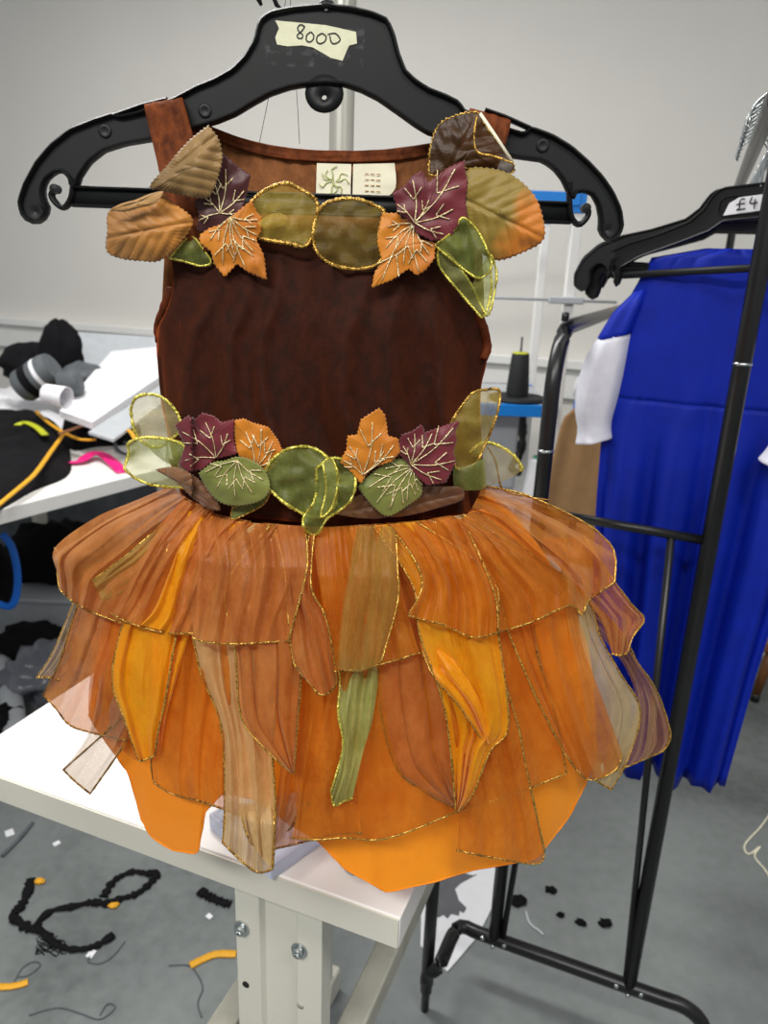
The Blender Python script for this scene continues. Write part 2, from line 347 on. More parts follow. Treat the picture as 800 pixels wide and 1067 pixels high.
def hanger(origin, fn, name, label, cat, group=None, tape=False):
    """fn maps (px,py,dy) of the traced outline to the hanger's own plane"""
    h = thing(name, origin, label, cat, group)
    P = lambda x, y, d=0: fn(x, y, d)
    cl = resample([Vector(p) for p in OUT]+[Vector(OUT[0])], 260)[:-1]
    body = MB().prism([P(x, y, -.0012) for x, y in cl], fn(0, 0, .0024)-fn(0, 0, 0))
    body.tube([P(x, y) for x, y in cl], .0019, .0052, up=fn(0, 0, 1)-fn(0, 0, 0), n=8, closed=True)
    # slot bars over the recesses, hook curls
    for pts in (((119, 121), (150, 110), (175, 104)), ((552, 134), (525, 122), (505, 115))):
        body.tube([P(x, y) for x, y in pts], .0018, .005, up=fn(0, 0, 1)-fn(0, 0, 0), n=8)
    for pts in (((77, 186), (75, 205), (68, 216), (60, 213), (54, 204), (58, 197)), ((593, 190), (594, 222), (602, 234), (611, 227), (613, 220), (610, 216))):
        body.tube(smooth3([P(x, y) for x, y in pts], 24), .0023, .004, up=fn(0, 0, 1)-fn(0, 0, 0), n=8)
    for (x, y) in ((58, 197), (610, 217)): body.lathe(P(x, y, -.004), [(0, 0), (.0034, .0005), (.0034, .0075), (0, .008)], 12, fn(0, 0, 1)-fn(0, 0, 0))
    for (x, y) in ((39, 221), (632, 240)): body.lathe(P(x, y, -.0035), [(0, .0015), (.004, 0), (.0058, 0), (.0062, .003)], 16, fn(0, 0, 1)-fn(0, 0, 0))
    body.build('body', K['blackp'], h, auto=45)
    bar = MB()
    b0, b1 = P(76, 195), P(594, 212); b2, b3 = P(594, 232), P(76, 214)
    bar.prism([P(76, 195, -.001), P(594, 212, -.001), P(594, 232, -.001), P(76, 214, -.001)], fn(0, 0, .002)-fn(0, 0, 0))
    for a, b in ((b0, b1), (b3, b2)): bar.tube([a, b], .0014, .0045, up=fn(0, 0, 1)-fn(0, 0, 0), n=8)
    bar.build('trouser_bar', K['blackp'], h)
    tb = MB(); n = 24; rows = []
    for r in (2.6, 20):
        rows.append([P(338+r*cos(2*pi*i/n), 100+(2 if r < 5 else -2)+r*sin(2*pi*i/n), -.001) for i in range(n)])
    tb.grid(rows, closed=True); tb.build('tab', K['blackp'], h, solid=.0025)
    hp = [(340, 12), (340, -14), (352, -30), (358, -46), (350, -62), (335, -68), (320, -62), (314, -50)]
    MB().tube(smooth3([P(x, y) for x, y in hp], 40), .0018, n=10).build('hook', K['chrome'], h)
    col = MB().tube([P(340, 9), P(340, 1)], lambda s: .0085-.004*s, lambda s: .0055-.002*s, n=12); col.build('hook_socket', K['blackp'], h)
    for x, y in ((110, 137), (214, 116), (565, 152)):
        MB().lathe(P(x, y, -.0012), [(0, .0004), (.0026, .0006), (.0042, .0012), (.005, .0002), (.0052, -.0004)], 18, fn(0, 0, -1)-fn(0, 0, 0)).build('dimple', K['blackp'], h)
    return h
def main_fn(x, y, d): return at(x, y, .60)+Vector((0, d, 0))
hang = hanger(at(340, -14, .60), main_fn, 'clothes_hanger', 'large black plastic hanger with masking tape label holding the brown and orange dress', 'hanger')
tp = [(287, 22), (291, 30), (287, 40), (289, 47), (300, 49), (315, 48), (326, 50), (345, 61), (357, 64), (361, 54), (364, 48), (372, 46), (371, 34), (340, 27)]
tape = MB().prism([main_fn(x, y, -.0014) for x, y in tp], Vector((0, -.0003, 0))).build('tape_label', K['tape'], hang, smooth=False, label='torn cream masking tape reading 8000 in black pen')
ink = MB()
def stroke(mb, pts, fn, r=.0005, n=30): mb.tube(smooth3([fn(x, y) for x, y in pts], n), r, .0002, up=(0, 1, 0), n=6)
tf = lambda x, y: main_fn(180+x/4.444, y/4.444, -.0019)
stroke(ink, [(612, 128), (596, 118), (580, 130), (584, 148), (602, 164), (600, 180), (582, 180), (578, 166), (598, 148), (612, 128)], tf)
stroke(ink, [(640, 152), (622, 166), (620, 190), (636, 198), (652, 184), (652, 164), (640, 152)], tf)
stroke(ink, [(692, 158), (670, 172), (668, 196), (684, 206), (706, 194), (710, 172), (692, 158)], tf)
stroke(ink, [(728, 170), (735, 200), (752, 206), (774, 192), (770, 174), (750, 158), (718, 164)], tf)
ink.build('handwritten_number', K['ink'], tape)
t = NT('glue_residue'); nz = t.noise(130, 5); fac = t.ramp(nz, [(.52, (0, 0, 0, 1)), (.75, (.35, .35, .35, 1))])
tr_ = t.n('ShaderNodeBsdfTransparent'); d_ = t.n('ShaderNodeBsdfDiffuse'); d_.inputs[0].default_value = C(120, 122, 122); m_ = t.n('ShaderNodeMixShader')
t.l(fac, m_.inputs[0]); t.l(tr_.outputs[0], m_.inputs[1]); t.l(d_.outputs[0], m_.inputs[2]); K['glue'] = t.fin(m_.outputs[0])
MB().prism([main_fn(x, y, -.00125) for x, y in ((274, 30), (380, 30), (379, 71), (340, 70), (300, 70), (277, 67))], Vector((0, -.0001, 0))).build('glue_residue', K['glue'], hang, smooth=False)
# ------------------------------------------------------------------ the dress
dress = thing('fairy_dress', at(340, 905, .60), 'brown velvet and orange organza autumn leaf costume dress hanging on the large black hanger', 'dress')
def ybd(px, py):
    hwid = interp([(230, 170), (340, 176), (430, 168), (520, 165)], py); u = max(-1, min(1, (px-340)/hwid))
    return .598-interp([(230, .022), (340, .036), (520, .04)], py)*sqrt(max(0, 1-u*u))
def ysk(px, py):
    hwid = interp([(510, 170), (545, 240), (580, 295), (650, 322), (700, 335), (800, 310), (930, 240)], py)
    cx = interp([(510, 342), (650, 356), (930, 370)], py); u = max(-1.15, min(1.15, (px-cx)/hwid))
    b = interp([(500, .04), (560, .062), (700, .085), (930, .112)], py)
    return .600-b*(sqrt(1-u*u) if abs(u) < 1 else -.4*(abs(u)-1))
def sheet(name, mat, L, R, T=None, B=None, nu=40, nv=44, Y=ysk, lay=0, gath=(11, .0016), fold=(3, .004), trim='', cord='gold', parent=None, seed=0, solid=0, cordr=.00085, label=None, back=False, sharp=False, pleat=None):
    parent = parent or dress
    T = T or [L[0], R[0]]; B = B or [L[-1], R[-1]]
    l = resample(L, nv, len(L) > 2); r = resample(R, nv, len(R) > 2); tt = resample(T, nu, len(T) > 2); b = resample(B, nu, len(B) > 2 and not sharp)
    rnd = random.Random(seed or sum(map(ord, name)) % 1000); ph = [rnd.random()*6.28 for _ in range(6)]; rows = []; uvs = []
    for j in range(nv):
        v = j/(nv-1); row = []
        for i in range(nu):
            u = u0 = i/(nu-1); pd = 0
            if pleat:
                k_, a_ = pleat; a_ *= (1.0-.62*v); arg = 2*pi*(k_*(u0+.30*noise.noise(Vector((u0*3.3, ph[1]*5, ph[0]*5))))+.18*v*sin(ph[2]))+ph[5]
                win = min(1, u0*(1-u0)*14); u = u0+win*a_*sin(arg)/(2*pi*k_); pd = win*.0035*(1-.3*v)*cos(arg)
            p = l[j]*(1-u)+r[j]*u+tt[i]*(1-v)+b[i]*v-(l[0]*(1-u)*(1-v)+r[0]*u*(1-v)+l[-1]*(1-u)*v+r[-1]*u*v)
            uu = u0+.035*sin(7*v+ph[4])*(u*(1-u)*4)
            n1 = noise.noise(Vector((uu*gath[0]*1.7+ph[0]*9, v*.7, ph[1]))); n2 = noise.noise(Vector((uu*gath[0]*3.6+ph[1]*9, v*1.1, ph[0])))
            f = gath[1]*(1-v*.85)*(1.2*n1+.6*n2)
            n3 = noise.noise(Vector((uu*fold[0]*2.1+ph[2]*9, v*.8, ph[3]))); n4 = noise.noise(Vector((uu*fold[0]*4.5+ph[3]*9, v*1.6, ph[2])))
            f += fold[1]*(.2+.8*v)*(1.3*(1-2.4*abs(n3))+.35*n4)
            f += .0012*noise.noise(Vector((u*7+ph[0], v*7, ph[1])))
            yy = Y(p.x, p.y)-lay*.0052*min(1, .3+v*2)-f
            q = at(p.x, p.y, yy-pd)
            if back: q = Vector((q.x, 1.2-q.y+.01, q.z))
            row.append(q); uvs.append((u0, v))
        rows.append(row)
    o = MB().grid(rows, uvs).build(name, mat, parent, solid=solid, label=label)
    if trim:
        pth = []
        if 'T' in trim: pth += rows[0][::-1]
        if 'L' in trim: pth += [r_[0] for r_ in rows]
        if 'B' in trim: pth += rows[-1][1 if pth else 0:]
        if 'R' in trim: pth += [r_[-1] for r_ in rows[::-1]][1 if pth else 0:]
        if trim == 'LR': pth = [r_[0] for r_ in rows]
        c = MB().tube(pth, cordr, n=6, jit=.35)
        if trim == 'LR': c.tube([r_[-1] for r_ in rows], cordr, n=6, jit=.35)
        c.build('gold_trim', K[cord], o)
    return o, rows
# bodice
bl = [(178, 236), (179, 270), (180, 300), (173, 325), (164, 347), (166, 400), (173, 440), (184, 480), (188, 516)]
br = [(492, 226), (494, 260), (496, 320), (507, 358), (506, 380), (499, 415), (502, 470), (505, 532)]
sheet('bodice_back', K['knit'], [(186, 120), (176, 200), (168, 345), (170, 420), (188, 516)], [(500, 124), (500, 200), (505, 360), (500, 420), (505, 530)], [(186, 120), (205, 125), (228, 135), (262, 147), (300, 154), (345, 157), (400, 156), (450, 149), (482, 136), (500, 124)], None, 70, 50, lambda x, y: 1.2-ybd(x, max(y, 230))+.004, 0, (16, .0012), (3, .002), solid=.0012)
sheet('neck_binding', K['velvet2'], [(186, 120), (188, 131)], [(500, 124), (498, 136)], [(186, 120), (205, 125), (228, 135), (262, 147), (300, 154), (345, 157), (400, 156), (450, 149), (482, 136), (500, 124)], [(188, 131), (204, 137), (228, 147), (262, 159), (300, 166), (345, 169), (400, 168), (450, 161), (480, 147), (498, 136)], 70, 8, lambda x, y: 1.2-ybd(x, max(y, 230))+.0015, 0, (30, .0003), (3, .0008), solid=.0016)
bf, _ = sheet('bodice_front', K['velvet'], bl, br, [(178, 236), (215, 238), (262, 243), (340, 247), (420, 243), (465, 236), (492, 226)], [(188, 516), (225, 533), (300, 543), (345, 546), (420, 542), (470, 537), (505, 532)], 110, 70, ybd, 0, (5, .006), (3, .012), solid=.0012, seed=5)
sheet('bodice_seam', K['velvet3'], [(181, 262), (183, 300), (187, 345), (190, 420), (193, 470)], [(184, 262), (186, 300), (190, 345), (193, 420), (196, 470)], None, None, 5, 40, lambda x, y: ybd(x, y)-.0022, 0, (1, 0), (1, 0), solid=.001)
for arm_ in ([(178, 300), (170, 322), (164, 340), (166, 356), (173, 352), (181, 330), (183, 305)], [(497, 322), (505, 345), (508, 362), (504, 374), (497, 364), (495, 345)]):
    MB().tube(smooth3([at(x, y, ybd(x, y)-.001) for x, y in arm_[:4]], 20), .0032, n=8, jit=.1).build('armhole_binding', K['velvet3'], dress)
sheet('waistband', K['velvet'], [(176, 478), (184, 500), (192, 522)], [(503, 488), (505, 510), (505, 536)], [(176, 478), (250, 500), (340, 510), (430, 506), (503, 488)], [(192, 522), (228, 539), (300, 549), (345, 551), (420, 547), (470, 543), (505, 536)], 70, 16, lambda x, y: ybd(x, y)-.004, 0, (14, .0006), (3, .001), solid=.001)
def strap(rows_):
    rows = []; uvs = []; dense = []
    cl = resample([Vector(r[:2]+(r[4],)) if False else Vector((r[0], r[1], r[4]*1000)) for r in rows_], 40, True)
    cr = resample([Vector((r[2], r[3], r[4]*1000)) for r in rows_], 40, True)
    for j, (a, b) in enumerate(zip(cl, cr)):
        row = []
        for i in range(14):
            p = a.lerp(b, i/13); row.append(at(p.x, p.y, p.z/1000-.0012*sin(i*1.5+j*.1)-.002*sin(pi*i/13))); uvs.append((i/13, j/39))
        rows.append(row)
    return MB().grid(rows, uvs).build('shoulder_strap', K['velvet2'], dress, solid=.0018)
strap([(180, 262, 232, 262, .572), (174, 225, 226, 225, .575), (166, 180, 212, 180, .584), (157, 140, 200, 138, .591), (151, 114, 192, 110, .5925), (150, 109, 190, 102, .598), (152, 110, 191, 104, .606), (156, 120, 195, 118, .610), (170, 160, 210, 158, .617), (176, 190, 222, 190, .622)])
strap([(450, 255, 494, 255, .572), (462, 215, 502, 215, .577), (476, 165, 520, 170, .586), (484, 135, 527, 146, .591), (488, 120, 531, 131, .5925), (489, 114, 531, 125, .598), (489, 116, 529, 127, .606), (486, 130, 526, 140, .610), (480, 150, 520, 160, .617), (470, 190, 505, 190, .622)])
# labels inside the neck
lb = lambda x, y: 1.2-ybd(x, max(y, 230))-.003
l1, _ = sheet('neck_label', K['cream'], [(330, 170), (329, 208)], [(366, 171), (365, 208)], None, None, 8, 8, lb, 0, (1, 0), (1, .0004), label='cream neck label with pale green floral drawing')
l2, _ = sheet('neck_label', K['cream'], [(368, 171), (367, 208)], [(411, 170), (412, 196), (398, 209)], None, None, 8, 8, lb, 0, (1, 0), (1, .0004), label='cream care label with faint brown print')
fl = MB()
for k in range(9):
    a = k*.7; x0, y0 = 347+2*cos(k*2.4), 189+2*sin(k*2.4)
    pts = [(x0+r*cos(a+.25*sin(r))*1.0, y0+r*sin(a+.25*sin(r))) for r in (1, 6, 11, 15)]
    stroke(fl, pts, lambda x, y: at(min(364, max(332, x)), min(205, max(172, y)), lb(x, y)-.0012), .0004, 12)
fl.build('flower_print', K['floral'], l1)
pr = MB()
for k, y in enumerate((181, 187, 193, 199)):
    for a in range(3): stroke(pr, [(380+a*6, y+.3*a), (384+a*6, y+.3*a)], lambda x, y: at(x, y, lb(x, y)-.0012), .00035, 4)
pr.build('care_print', K['lfold'], l2)
# ---- skirt lining
hemL = [(92, 745), (105, 765), (134, 806), (147, 853), (157, 872), (179, 886), (206, 890), (214, 846), (232, 826), (262, 832), (285, 846), (300, 858), (330, 875), (359, 905), (403, 930), (452, 919), (491, 907), (559, 895), (593, 851), (610, 817), (622, 785)]
def lin_y(x, y): return ysk(x, y)+.012
lo, lrows = sheet('skirt_lining', K['lining'], [(192, 520), (140, 580), (108, 650), (92, 745)], [(504, 530), (570, 590), (612, 670), (622, 785)], [(192, 520), (228, 537), (300, 547), (345, 549), (420, 545), (504, 530)], hemL, 130, 60, lin_y, 0, (22, .002), (5, .004), seed=3, sharp=True)
MB().tube(lrows[-1], .0007, n=5, jit=.4).build('overlocked_hem', K['lining'], lo)
sheet('skirt_lining', K['lining'], [(192, 518), (140, 580), (108, 650), (96, 770)], [(504, 528), (570, 590), (612, 670), (618, 780)], None, [(96, 770), (150, 800), (213, 790), (285, 790), (360, 800), (450, 800), (540, 800), (618, 780)], 60, 40, lin_y, 0, (14, .002), (5, .005), seed=4, solid=.0008, back=True)
# ---- petals: lower tier then upper tier (lay = how far out)
def petal(mat, L, R, T=None, B=None, lay=1, trim='LBR', cord='gold', gath=(9, .0014), fold=(2.5, .004), seed=0, nu=110, nv=44, pleat=None, name='organza_petal', **kw):
    if 11 <= seed <= 30 and seed not in (13, 19, 22, 27) and T is None:        # lower petals are sewn in at the waist under the upper tier
        wy = lambda x: (342+(x-345)*.55, 549-17*((x-345)*.55/160)**2)
        L = [wy(L[0][0])]+L; R = [wy(R[0][0])]+R
    return sheet(name, K[mat], L, R, T, B, nu, nv, ysk, lay, gath, fold, trim, cord, seed=seed, pleat=pleat or (max(1.4, gath[0]*.32), 1.6), **kw)
petal('grey', [(92, 600), (74, 635), (55, 680), (38, 706)], [(120, 610), (100, 660), (78, 700), (62, 709)], None, [(38, 706), (50, 706), (62, 709)], 0, 'LB', seed=11)
petal('rust', [(100, 590), (78, 640), (62, 690), (45, 724)], [(190, 600), (165, 680), (145, 730), (134, 772)], None, [(45, 724), (58, 738), (72, 755), (94, 763), (134, 772)], 1, 'LB', seed=12, cord='gold2')
petal('grey', [(106, 690), (94, 760), (66, 802)], [(160, 690), (148, 740), (132, 772), (94, 827)], None, [(66, 802), (78, 814), (94, 827)], 1.5, 'BR', seed=13, cord='gold2', gath=(4, .0008), fold=(1, .002))
MB().tube(smooth3([at(x, y, ysk(x, y)-.010) for x, y in ((152, 722), (130, 745), (100, 772), (66, 802))], 30), .00085, n=6, jit=.35).build('gold_trim', K['gold2'], dress)
petal('rust2', [(100, 620), (96, 680), (92, 740), (100, 760)], [(185, 640), (180, 700), (150, 780), (140, 792)], None, None, .5, '', seed=14)
petal('amber', [(150, 600), (128, 650), (117, 708), (130, 750), (145, 793)], [(200, 600), (184, 660), (172, 730), (164, 765), (162, 786)], None, [(145, 793), (153, 791), (162, 786)], 3, 'LBR', seed=15, gath=(5, .001), fold=(1.2, .004))
petal('amber', [(165, 590), (158, 660), (165, 740), (163, 780)], [(215, 590), (198, 660), (175, 740), (167, 786)], None, None, 2.2, '', seed=16, gath=(5, .001), fold=(1.2, .004))
petal('rust2', [(188, 600), (172, 700), (158, 785), (160, 815)], [(262, 610), (262, 700), (250, 790), (250, 850)], None, [(160, 815), (179, 827), (213, 836), (250, 850)], 2, 'LB', seed=17, cord='gold2')
petal('tan', [(200, 600), (206, 690), (230, 755), (234, 840), (232, 878)], [(285, 600), (290, 700), (284, 780), (287, 840), (284, 907)], None, [(232, 878), (251, 897), (268, 909), (284, 906)], 3, 'LBR', seed=18, cord='gold', gath=(6, .0014), fold=(2, .005))
petal('tan', [(250, 838), (254, 860), (262, 880)], [(285, 835), (286, 870), (284, 905)], None, [(262, 880), (274, 895), (284, 905)], 3.6, 'LR', seed=19, fold=(1, .002))
petal('rust', [(236, 610), (245, 680), (251, 746), (272, 776), (304, 806)], [(312, 620), (314, 690), (311, 740), (306, 806)], None, [(304, 806), (306, 806)], 4, 'LR', seed=20, fold=(2, .005))
petal('rust2', [(290, 640), (302, 720), (292, 800), (283, 885)], [(350, 640), (362, 720), (370, 800), (376, 868)], None, [(283, 885), (310, 879), (345, 870), (376, 868)], .6, 'B', seed=21, cord='gold2', fold=(2, .007))
petal('grey', [(283, 830), (284, 860), (284, 885)], [(338, 820), (322, 838), (300, 866)], None, [(284, 885), (290, 878), (300, 866)], 1.2, 'R', seed=22, cord='gold2', fold=(1, .002))
petal('rust2', [(350, 610), (348, 690), (325, 790), (304, 873)], [(540, 610), (562, 690), (580, 750), (590, 806)], None, [(304, 873), (330, 875), (359, 873), (393, 875), (427, 866), (476, 846), (520, 832), (549, 822), (590, 806)], 1.6, 'BR', seed=23, nu=190, nv=60, gath=(16, .0018), fold=(4, .006))
petal('rust', [(398, 640), (394, 720), (410, 795), (437, 822), (476, 843)], [(470, 640), (492, 720), (490, 800), (478, 843)], None, [(476, 843), (478, 843)], 2.4, 'L', seed=24, cord='gold2', fold=(2, .005))
petal('rust2', [(440, 650), (452, 700), (462, 740), (474, 800), (472, 848)], [(500, 650), (535, 740), (548, 800), (567, 886)], None, [(476, 886), (505, 892), (559, 900), (567, 886)], 2.6, 'BR', seed=25, fold=(2, .005))
petal('amber', [(430, 610), (437, 660), (461, 730), (470, 790), (475, 847)], [(512, 600), (519, 660), (527, 715), (529, 762), (511, 782), (492, 828), (476, 847)], None, [(475, 847), (476, 847)], 4.2, 'LR', seed=26, gath=(6, .0014), fold=(2, .005))
petal('amber', [(436, 670), (452, 705), (478, 735), (505, 775)], [(446, 650), (475, 690), (500, 730), (511, 775)], None, None, 4.8, 'L', seed=27, gath=(3, .001), fold=(1, .003))
petal('mauve', [(600, 640), (648, 690), (662, 740), (634, 806)], [(630, 640), (664, 690), (684, 720), (697, 757), (698, 772), (690, 783)], None, [(634, 806), (660, 796), (690, 783)], .4, 'BR', seed=28)
petal('pale', [(575, 610), (594, 660), (610, 740), (618, 800)], [(600, 610), (626, 665), (645, 700), (667, 740), (655, 788), (637, 823)], None, [(618, 800), (620, 812), (637, 823)], 1.6, 'BR', seed=29, gath=(5, .001), fold=(1.5, .004))
petal('rust2', [(512, 610), (530, 660), (560, 730), (588, 785)], [(585, 600), (606, 670), (630, 735), (648, 786)], None, [(588, 785), (612, 812), (640, 803), (648, 786)], 2.6, 'LB', seed=30, fold=(2, .005))
# upper tier
petal('rust', [(178, 506), (140, 522), (98, 540), (57, 571), (60, 598), (62, 614)], [(225, 530), (190, 570), (150, 620), (126, 649)], [(178, 506), (200, 522), (225, 530)], [(62, 614), (75, 626), (94, 637), (126, 649)], 3, 'B', seed=31, gath=(7, .0022), fold=(2.5, .006))
MB().tube(smooth3([at(x, y, ysk(x, y)-.005) for x, y in ((57, 571), (62, 580), (60, 598), (62, 614))], 20), .00085, n=6, jit=.35).build('gold_trim', K['gold'], dress)
petal('olive', [(170, 545), (130, 580), (96, 605)], [(195, 545), (160, 590), (110, 632)], None, None, 3.4, 'L', seed=32, gath=(3, .0015), fold=(1.5, .004))
petal('rust', [(190, 520), (160, 560), (128, 610), (109, 634)], [(262, 543), (236, 570), (218, 620), (202, 660)], [(190, 520), (225, 535), (262, 543)], [(109, 634), (130, 647), (170, 659), (202, 660)], 4, 'B', seed=33, gath=(9, .0022), fold=(3, .005))
petal('amber', [(188, 530), (172, 580), (150, 630), (132, 648)], [(222, 538), (204, 590), (192, 640), (182, 660)], None, None, 3.7, 'L', seed=34, gath=(4, .0018), fold=(1.5, .004))
petal('rust', [(205, 537), (206, 590), (203, 640), (200, 664)], [(318, 548), (320, 590), (308, 640), (300, 668)], [(205, 537), (260, 545), (318, 548)], [(200, 664), (215, 669), (245, 671), (281, 669), (300, 668)], 5, 'BR', seed=35, gath=(11, .0022), fold=(3, .004))
petal('rust', [(285, 546), (296, 590), (300, 640), (306, 690), (323, 712)], [(328, 549), (324, 610), (338, 640), (346, 675), (351, 712)], None, [(323, 712), (332, 723), (342, 722), (351, 712)], 4.2, 'LBR', seed=36, gath=(6, .0025), fold=(2, .008))
petal('rust', [(320, 660), (308, 672), (304, 690), (300, 712)], [(326, 672), (320, 682), (312, 695), (308, 716)], None, None, 2.5, 'R', seed=37)
petal('rust2', [(326, 549), (330, 590), (340, 650), (347, 700)], [(412, 548), (416, 600), (428, 650), (437, 680)], None, [(347, 700), (374, 697), (405, 690), (437, 680)], 3.4, 'B', seed=38, gath=(9, .0024), fold=(3, .005))
petal('olive', [(372, 548), (366, 580), (356, 640), (351, 697)], [(412, 548), (414, 590), (414, 628), (397, 690)], None, [(351, 697), (374, 700), (397, 690)], 5.6, 'R', seed=39, gath=(4, .002), fold=(2, .005), cord='gold')
petal('green', [(352, 690), (354, 710), (352, 742), (357, 778), (345, 824)], [(398, 685), (394, 710), (388, 750), (378, 785), (367, 832)], None, [(345, 824), (348, 839), (358, 835), (367, 832)], 3.2, 'LB', seed=40, gath=(3, .0015), fold=(1.5, .006), cord='lime')
petal('rust2', [(405, 547), (430, 580), (440, 610), (425, 641)], [(482, 541), (500, 580), (516, 622), (519, 659)], [(405, 547), (450, 545), (482, 541)], [(425, 641), (445, 647), (462, 651), (493, 664), (519, 659)], 5.2, 'LBR', seed=41, gath=(10, .0024), fold=(3, .005))
petal('rust2', [(465, 541), (490, 570), (510, 620), (519, 659)], [(503, 506), (535, 512), (564, 522), (608, 544), (632, 563), (641, 580), (640, 607)], [(465, 541), (486, 537), (503, 506)], [(519, 659), (554, 648), (593, 631), (606, 640), (614, 625), (640, 607)], 4, 'BR', seed=42, nu=150, gath=(12, .0022), fold=(3.5, .006))
petal('rust2', [(560, 560), (590, 600), (625, 645), (637, 681)], [(610, 560), (636, 600), (658, 630), (671, 645), (660, 662), (653, 681)], None, [(637, 681), (645, 683), (653, 681)], 2.4, 'BR', seed=43, fold=(2, .005))
# back petals (behind the lining, mirrored to the far side)
for k, (x0, x1, y1) in enumerate(((60, 220, 800), (190, 360, 820), (330, 520, 815), (480, 660, 800))):
    sheet('organza_petal', K['rust2'], [(lerp(195, 505, k/4), 530), (lerp(x0, 350, .25), 620), (x0+20, y1)], [(lerp(195, 505, (k+1)/4), 530), (lerp(x1, 350, .25), 620), (x1-20, y1)], None, None, 24, 24, ysk, 2, (8, .002), (3, .005), 'B', 'gold2', seed=60+k, back=True)
# ------------------------------------------------------------------ leaves and ribbons
def leaf(name, mat, pts, off, center=None, cup=.002, serr=0, veins=(), rib=None, trim=None, parent=None, base=None, rings=7, solid=.0007, cordr=.0009, wav=.0012, seed=1, tilt=(0, 0), smooth=True, label=None):
    if 'ribbon' in mat.name or 'fabric' in mat.name: solid = 0
    rings = 18; cup *= .6
    P = [Vector(p) for p in pts]; c = Vector(center) if center else sum(P, Vector((0, 0)))/len(P)
    n = 150; ol = resample(P+[P[0]], n+1, smooth)[:-1]
    if serr:
        o2 = []
        for i, p in enumerate(ol):
            t_ = (ol[(i+1) % n]-ol[i-1]); nn = Vector((t_.y, -t_.x)).normalized() if t_.length > 0 else Vector((0, 0)); o2.append(p+nn*(serr if i % 3 == 0 else -serr*.5))
        ol = o2
    base = base or ybd; by = base(c.x, c.y)
    size = max((p-c).length for p in ol)
    def Y(p, r):
        q = p-c; y = lerp(base(max(150, min(530, p.x)), p.y), by, .35)-off-cup*(1-r*r)
        y += wav*noise.noise(Vector((p.x*.06+seed*3.1, p.y*.06, seed)))*2.2+tilt[0]*q.x*.0008+tilt[1]*q.y*.0008
        if rib:
            a, b = Vector(rib[0]), Vector(rib[1]); ax = (b-a).normalized(); s = (p-a).dot(ax); d = abs((p-a).x*ax.y-(p-a).y*ax.x)
            y += -.0010*abs(sin((s-d*.8)*pi/13.0))*min(1, d/5)+.0012*math.exp(-(d/2.2)**2)+.00006*d*(rib[2] if len(rib) > 2 else 1)
        return y
    x0 = min(p.x for p in ol); x1 = max(p.x for p in ol)
    rows = []; uvs = []
    for k in range(rings+1):
        r = k/rings
        rows.append([at(*(c+(p-c)*r), Y(c+(p-c)*r, r)) for p in ol])
        for p in ol:
            q = c+(p-c)*r
            uvs.append((((q-Vector(rib[0])).dot((Vector(rib[1])-Vector(rib[0])).normalized())/(Vector(rib[1])-Vector(rib[0])).length if rib else (q.x-x0)/(x1-x0)*.6), q.y/60))
    o = MB().grid(rows, uvs, closed=True).build(name, mat, parent or dress, solid=solid, label=label)
    if trim: MB().tube(rows[-1], cordr, n=6, jit=.35, closed=True).build('gold_trim', K[trim], o)
    if veins:
        vb = MB()
        for ln in veins:
            ps = resample(ln, 12, len(ln) > 2); vb.tube([at(p.x, p.y, Y(p, min(1, (p-c).length/size))-.0009) for p in ps], .0004, n=5, jit=.4)
        vb.build('vein_stitching', K['stitch'], o)
    return o
def fan(c, tips, br=.55):
    out = []; c = Vector(c)
    for t_ in tips:
        t_ = Vector(t_); m = (c+t_)/2; d = t_-c; pp = Vector((-d.y, d.x)).normalized()*d.length*.06
        out.append([c, m+pp, t_])
        for s in (1, -1):
            q = c.lerp(t_, br); e = q+(d*.28)+Vector((-d.y, d.x))*.2*s; out.append([q, e])
    return out
flat = lambda x, y: .578
# left shoulder
leaf('ribbon_loop', K['rgrn'], [(177, 269), (190, 253), (200, 247), (209, 256), (220, 273), (209, 277), (194, 273)], .008, cup=.004, trim='lime', base=flat)
leaf('maple_leaf', K['lmard'], [(232, 160), (246, 172), (261, 182), (257, 202), (252, 220), (242, 240), (235, 254), (222, 244), (205, 240), (208, 224), (202, 210), (214, 203), (222, 182)], .012, (229, 222), .002, .6, fan((229, 222), [(235, 176), (222, 187), (213, 206), (207, 230), (254, 199), (247, 222)]), base=flat, label='dark maroon maple leaf with pale gold stitched veins', smooth=False)
leaf('maple_leaf', K['lor'], [(253, 216), (262, 209), (268, 222), (273, 226), (272, 241), (267, 250), (275, 266), (278, 292), (259, 284), (247, 275), (234, 289), (223, 275), (220, 262), (208, 253), (208, 245), (218, 238), (231, 234)], .017, (243, 240), .002, .7, fan((240, 226), [(232, 276), (245, 268), (256, 279), (264, 262), (268, 245), (268, 229), (219, 250)]), base=flat, label='orange maple leaf with pale gold stitched veins', smooth=False)
leaf('shoulder_leaf', K['lgold'], [(112, 240), (111, 261), (125, 269), (150, 272), (167, 271), (186, 256), (201, 230), (181, 212), (165, 203), (140, 214), (114, 220)], .016, None, .010, .8, rib=((200, 231), (112, 248)), base=flat, label='gold orange satin leaf with serrated edge')
leaf('leaf_fold', K['lfold'], [(114, 219), (126, 213), (140, 209), (158, 202), (170, 200), (162, 211), (146, 216), (130, 220)], .028, None, .003, .5, base=flat)
leaf('shoulder_leaf', K['ltan'], [(217, 131), (226, 142), (230, 153), (231, 170), (220, 202), (208, 206), (188, 203), (167, 198), (156, 194), (175, 172), (197, 147)], .024, None, .008, .8, rib=((157, 195), (226, 140)), base=flat, label='folded olive tan satin leaf with serrated edge')
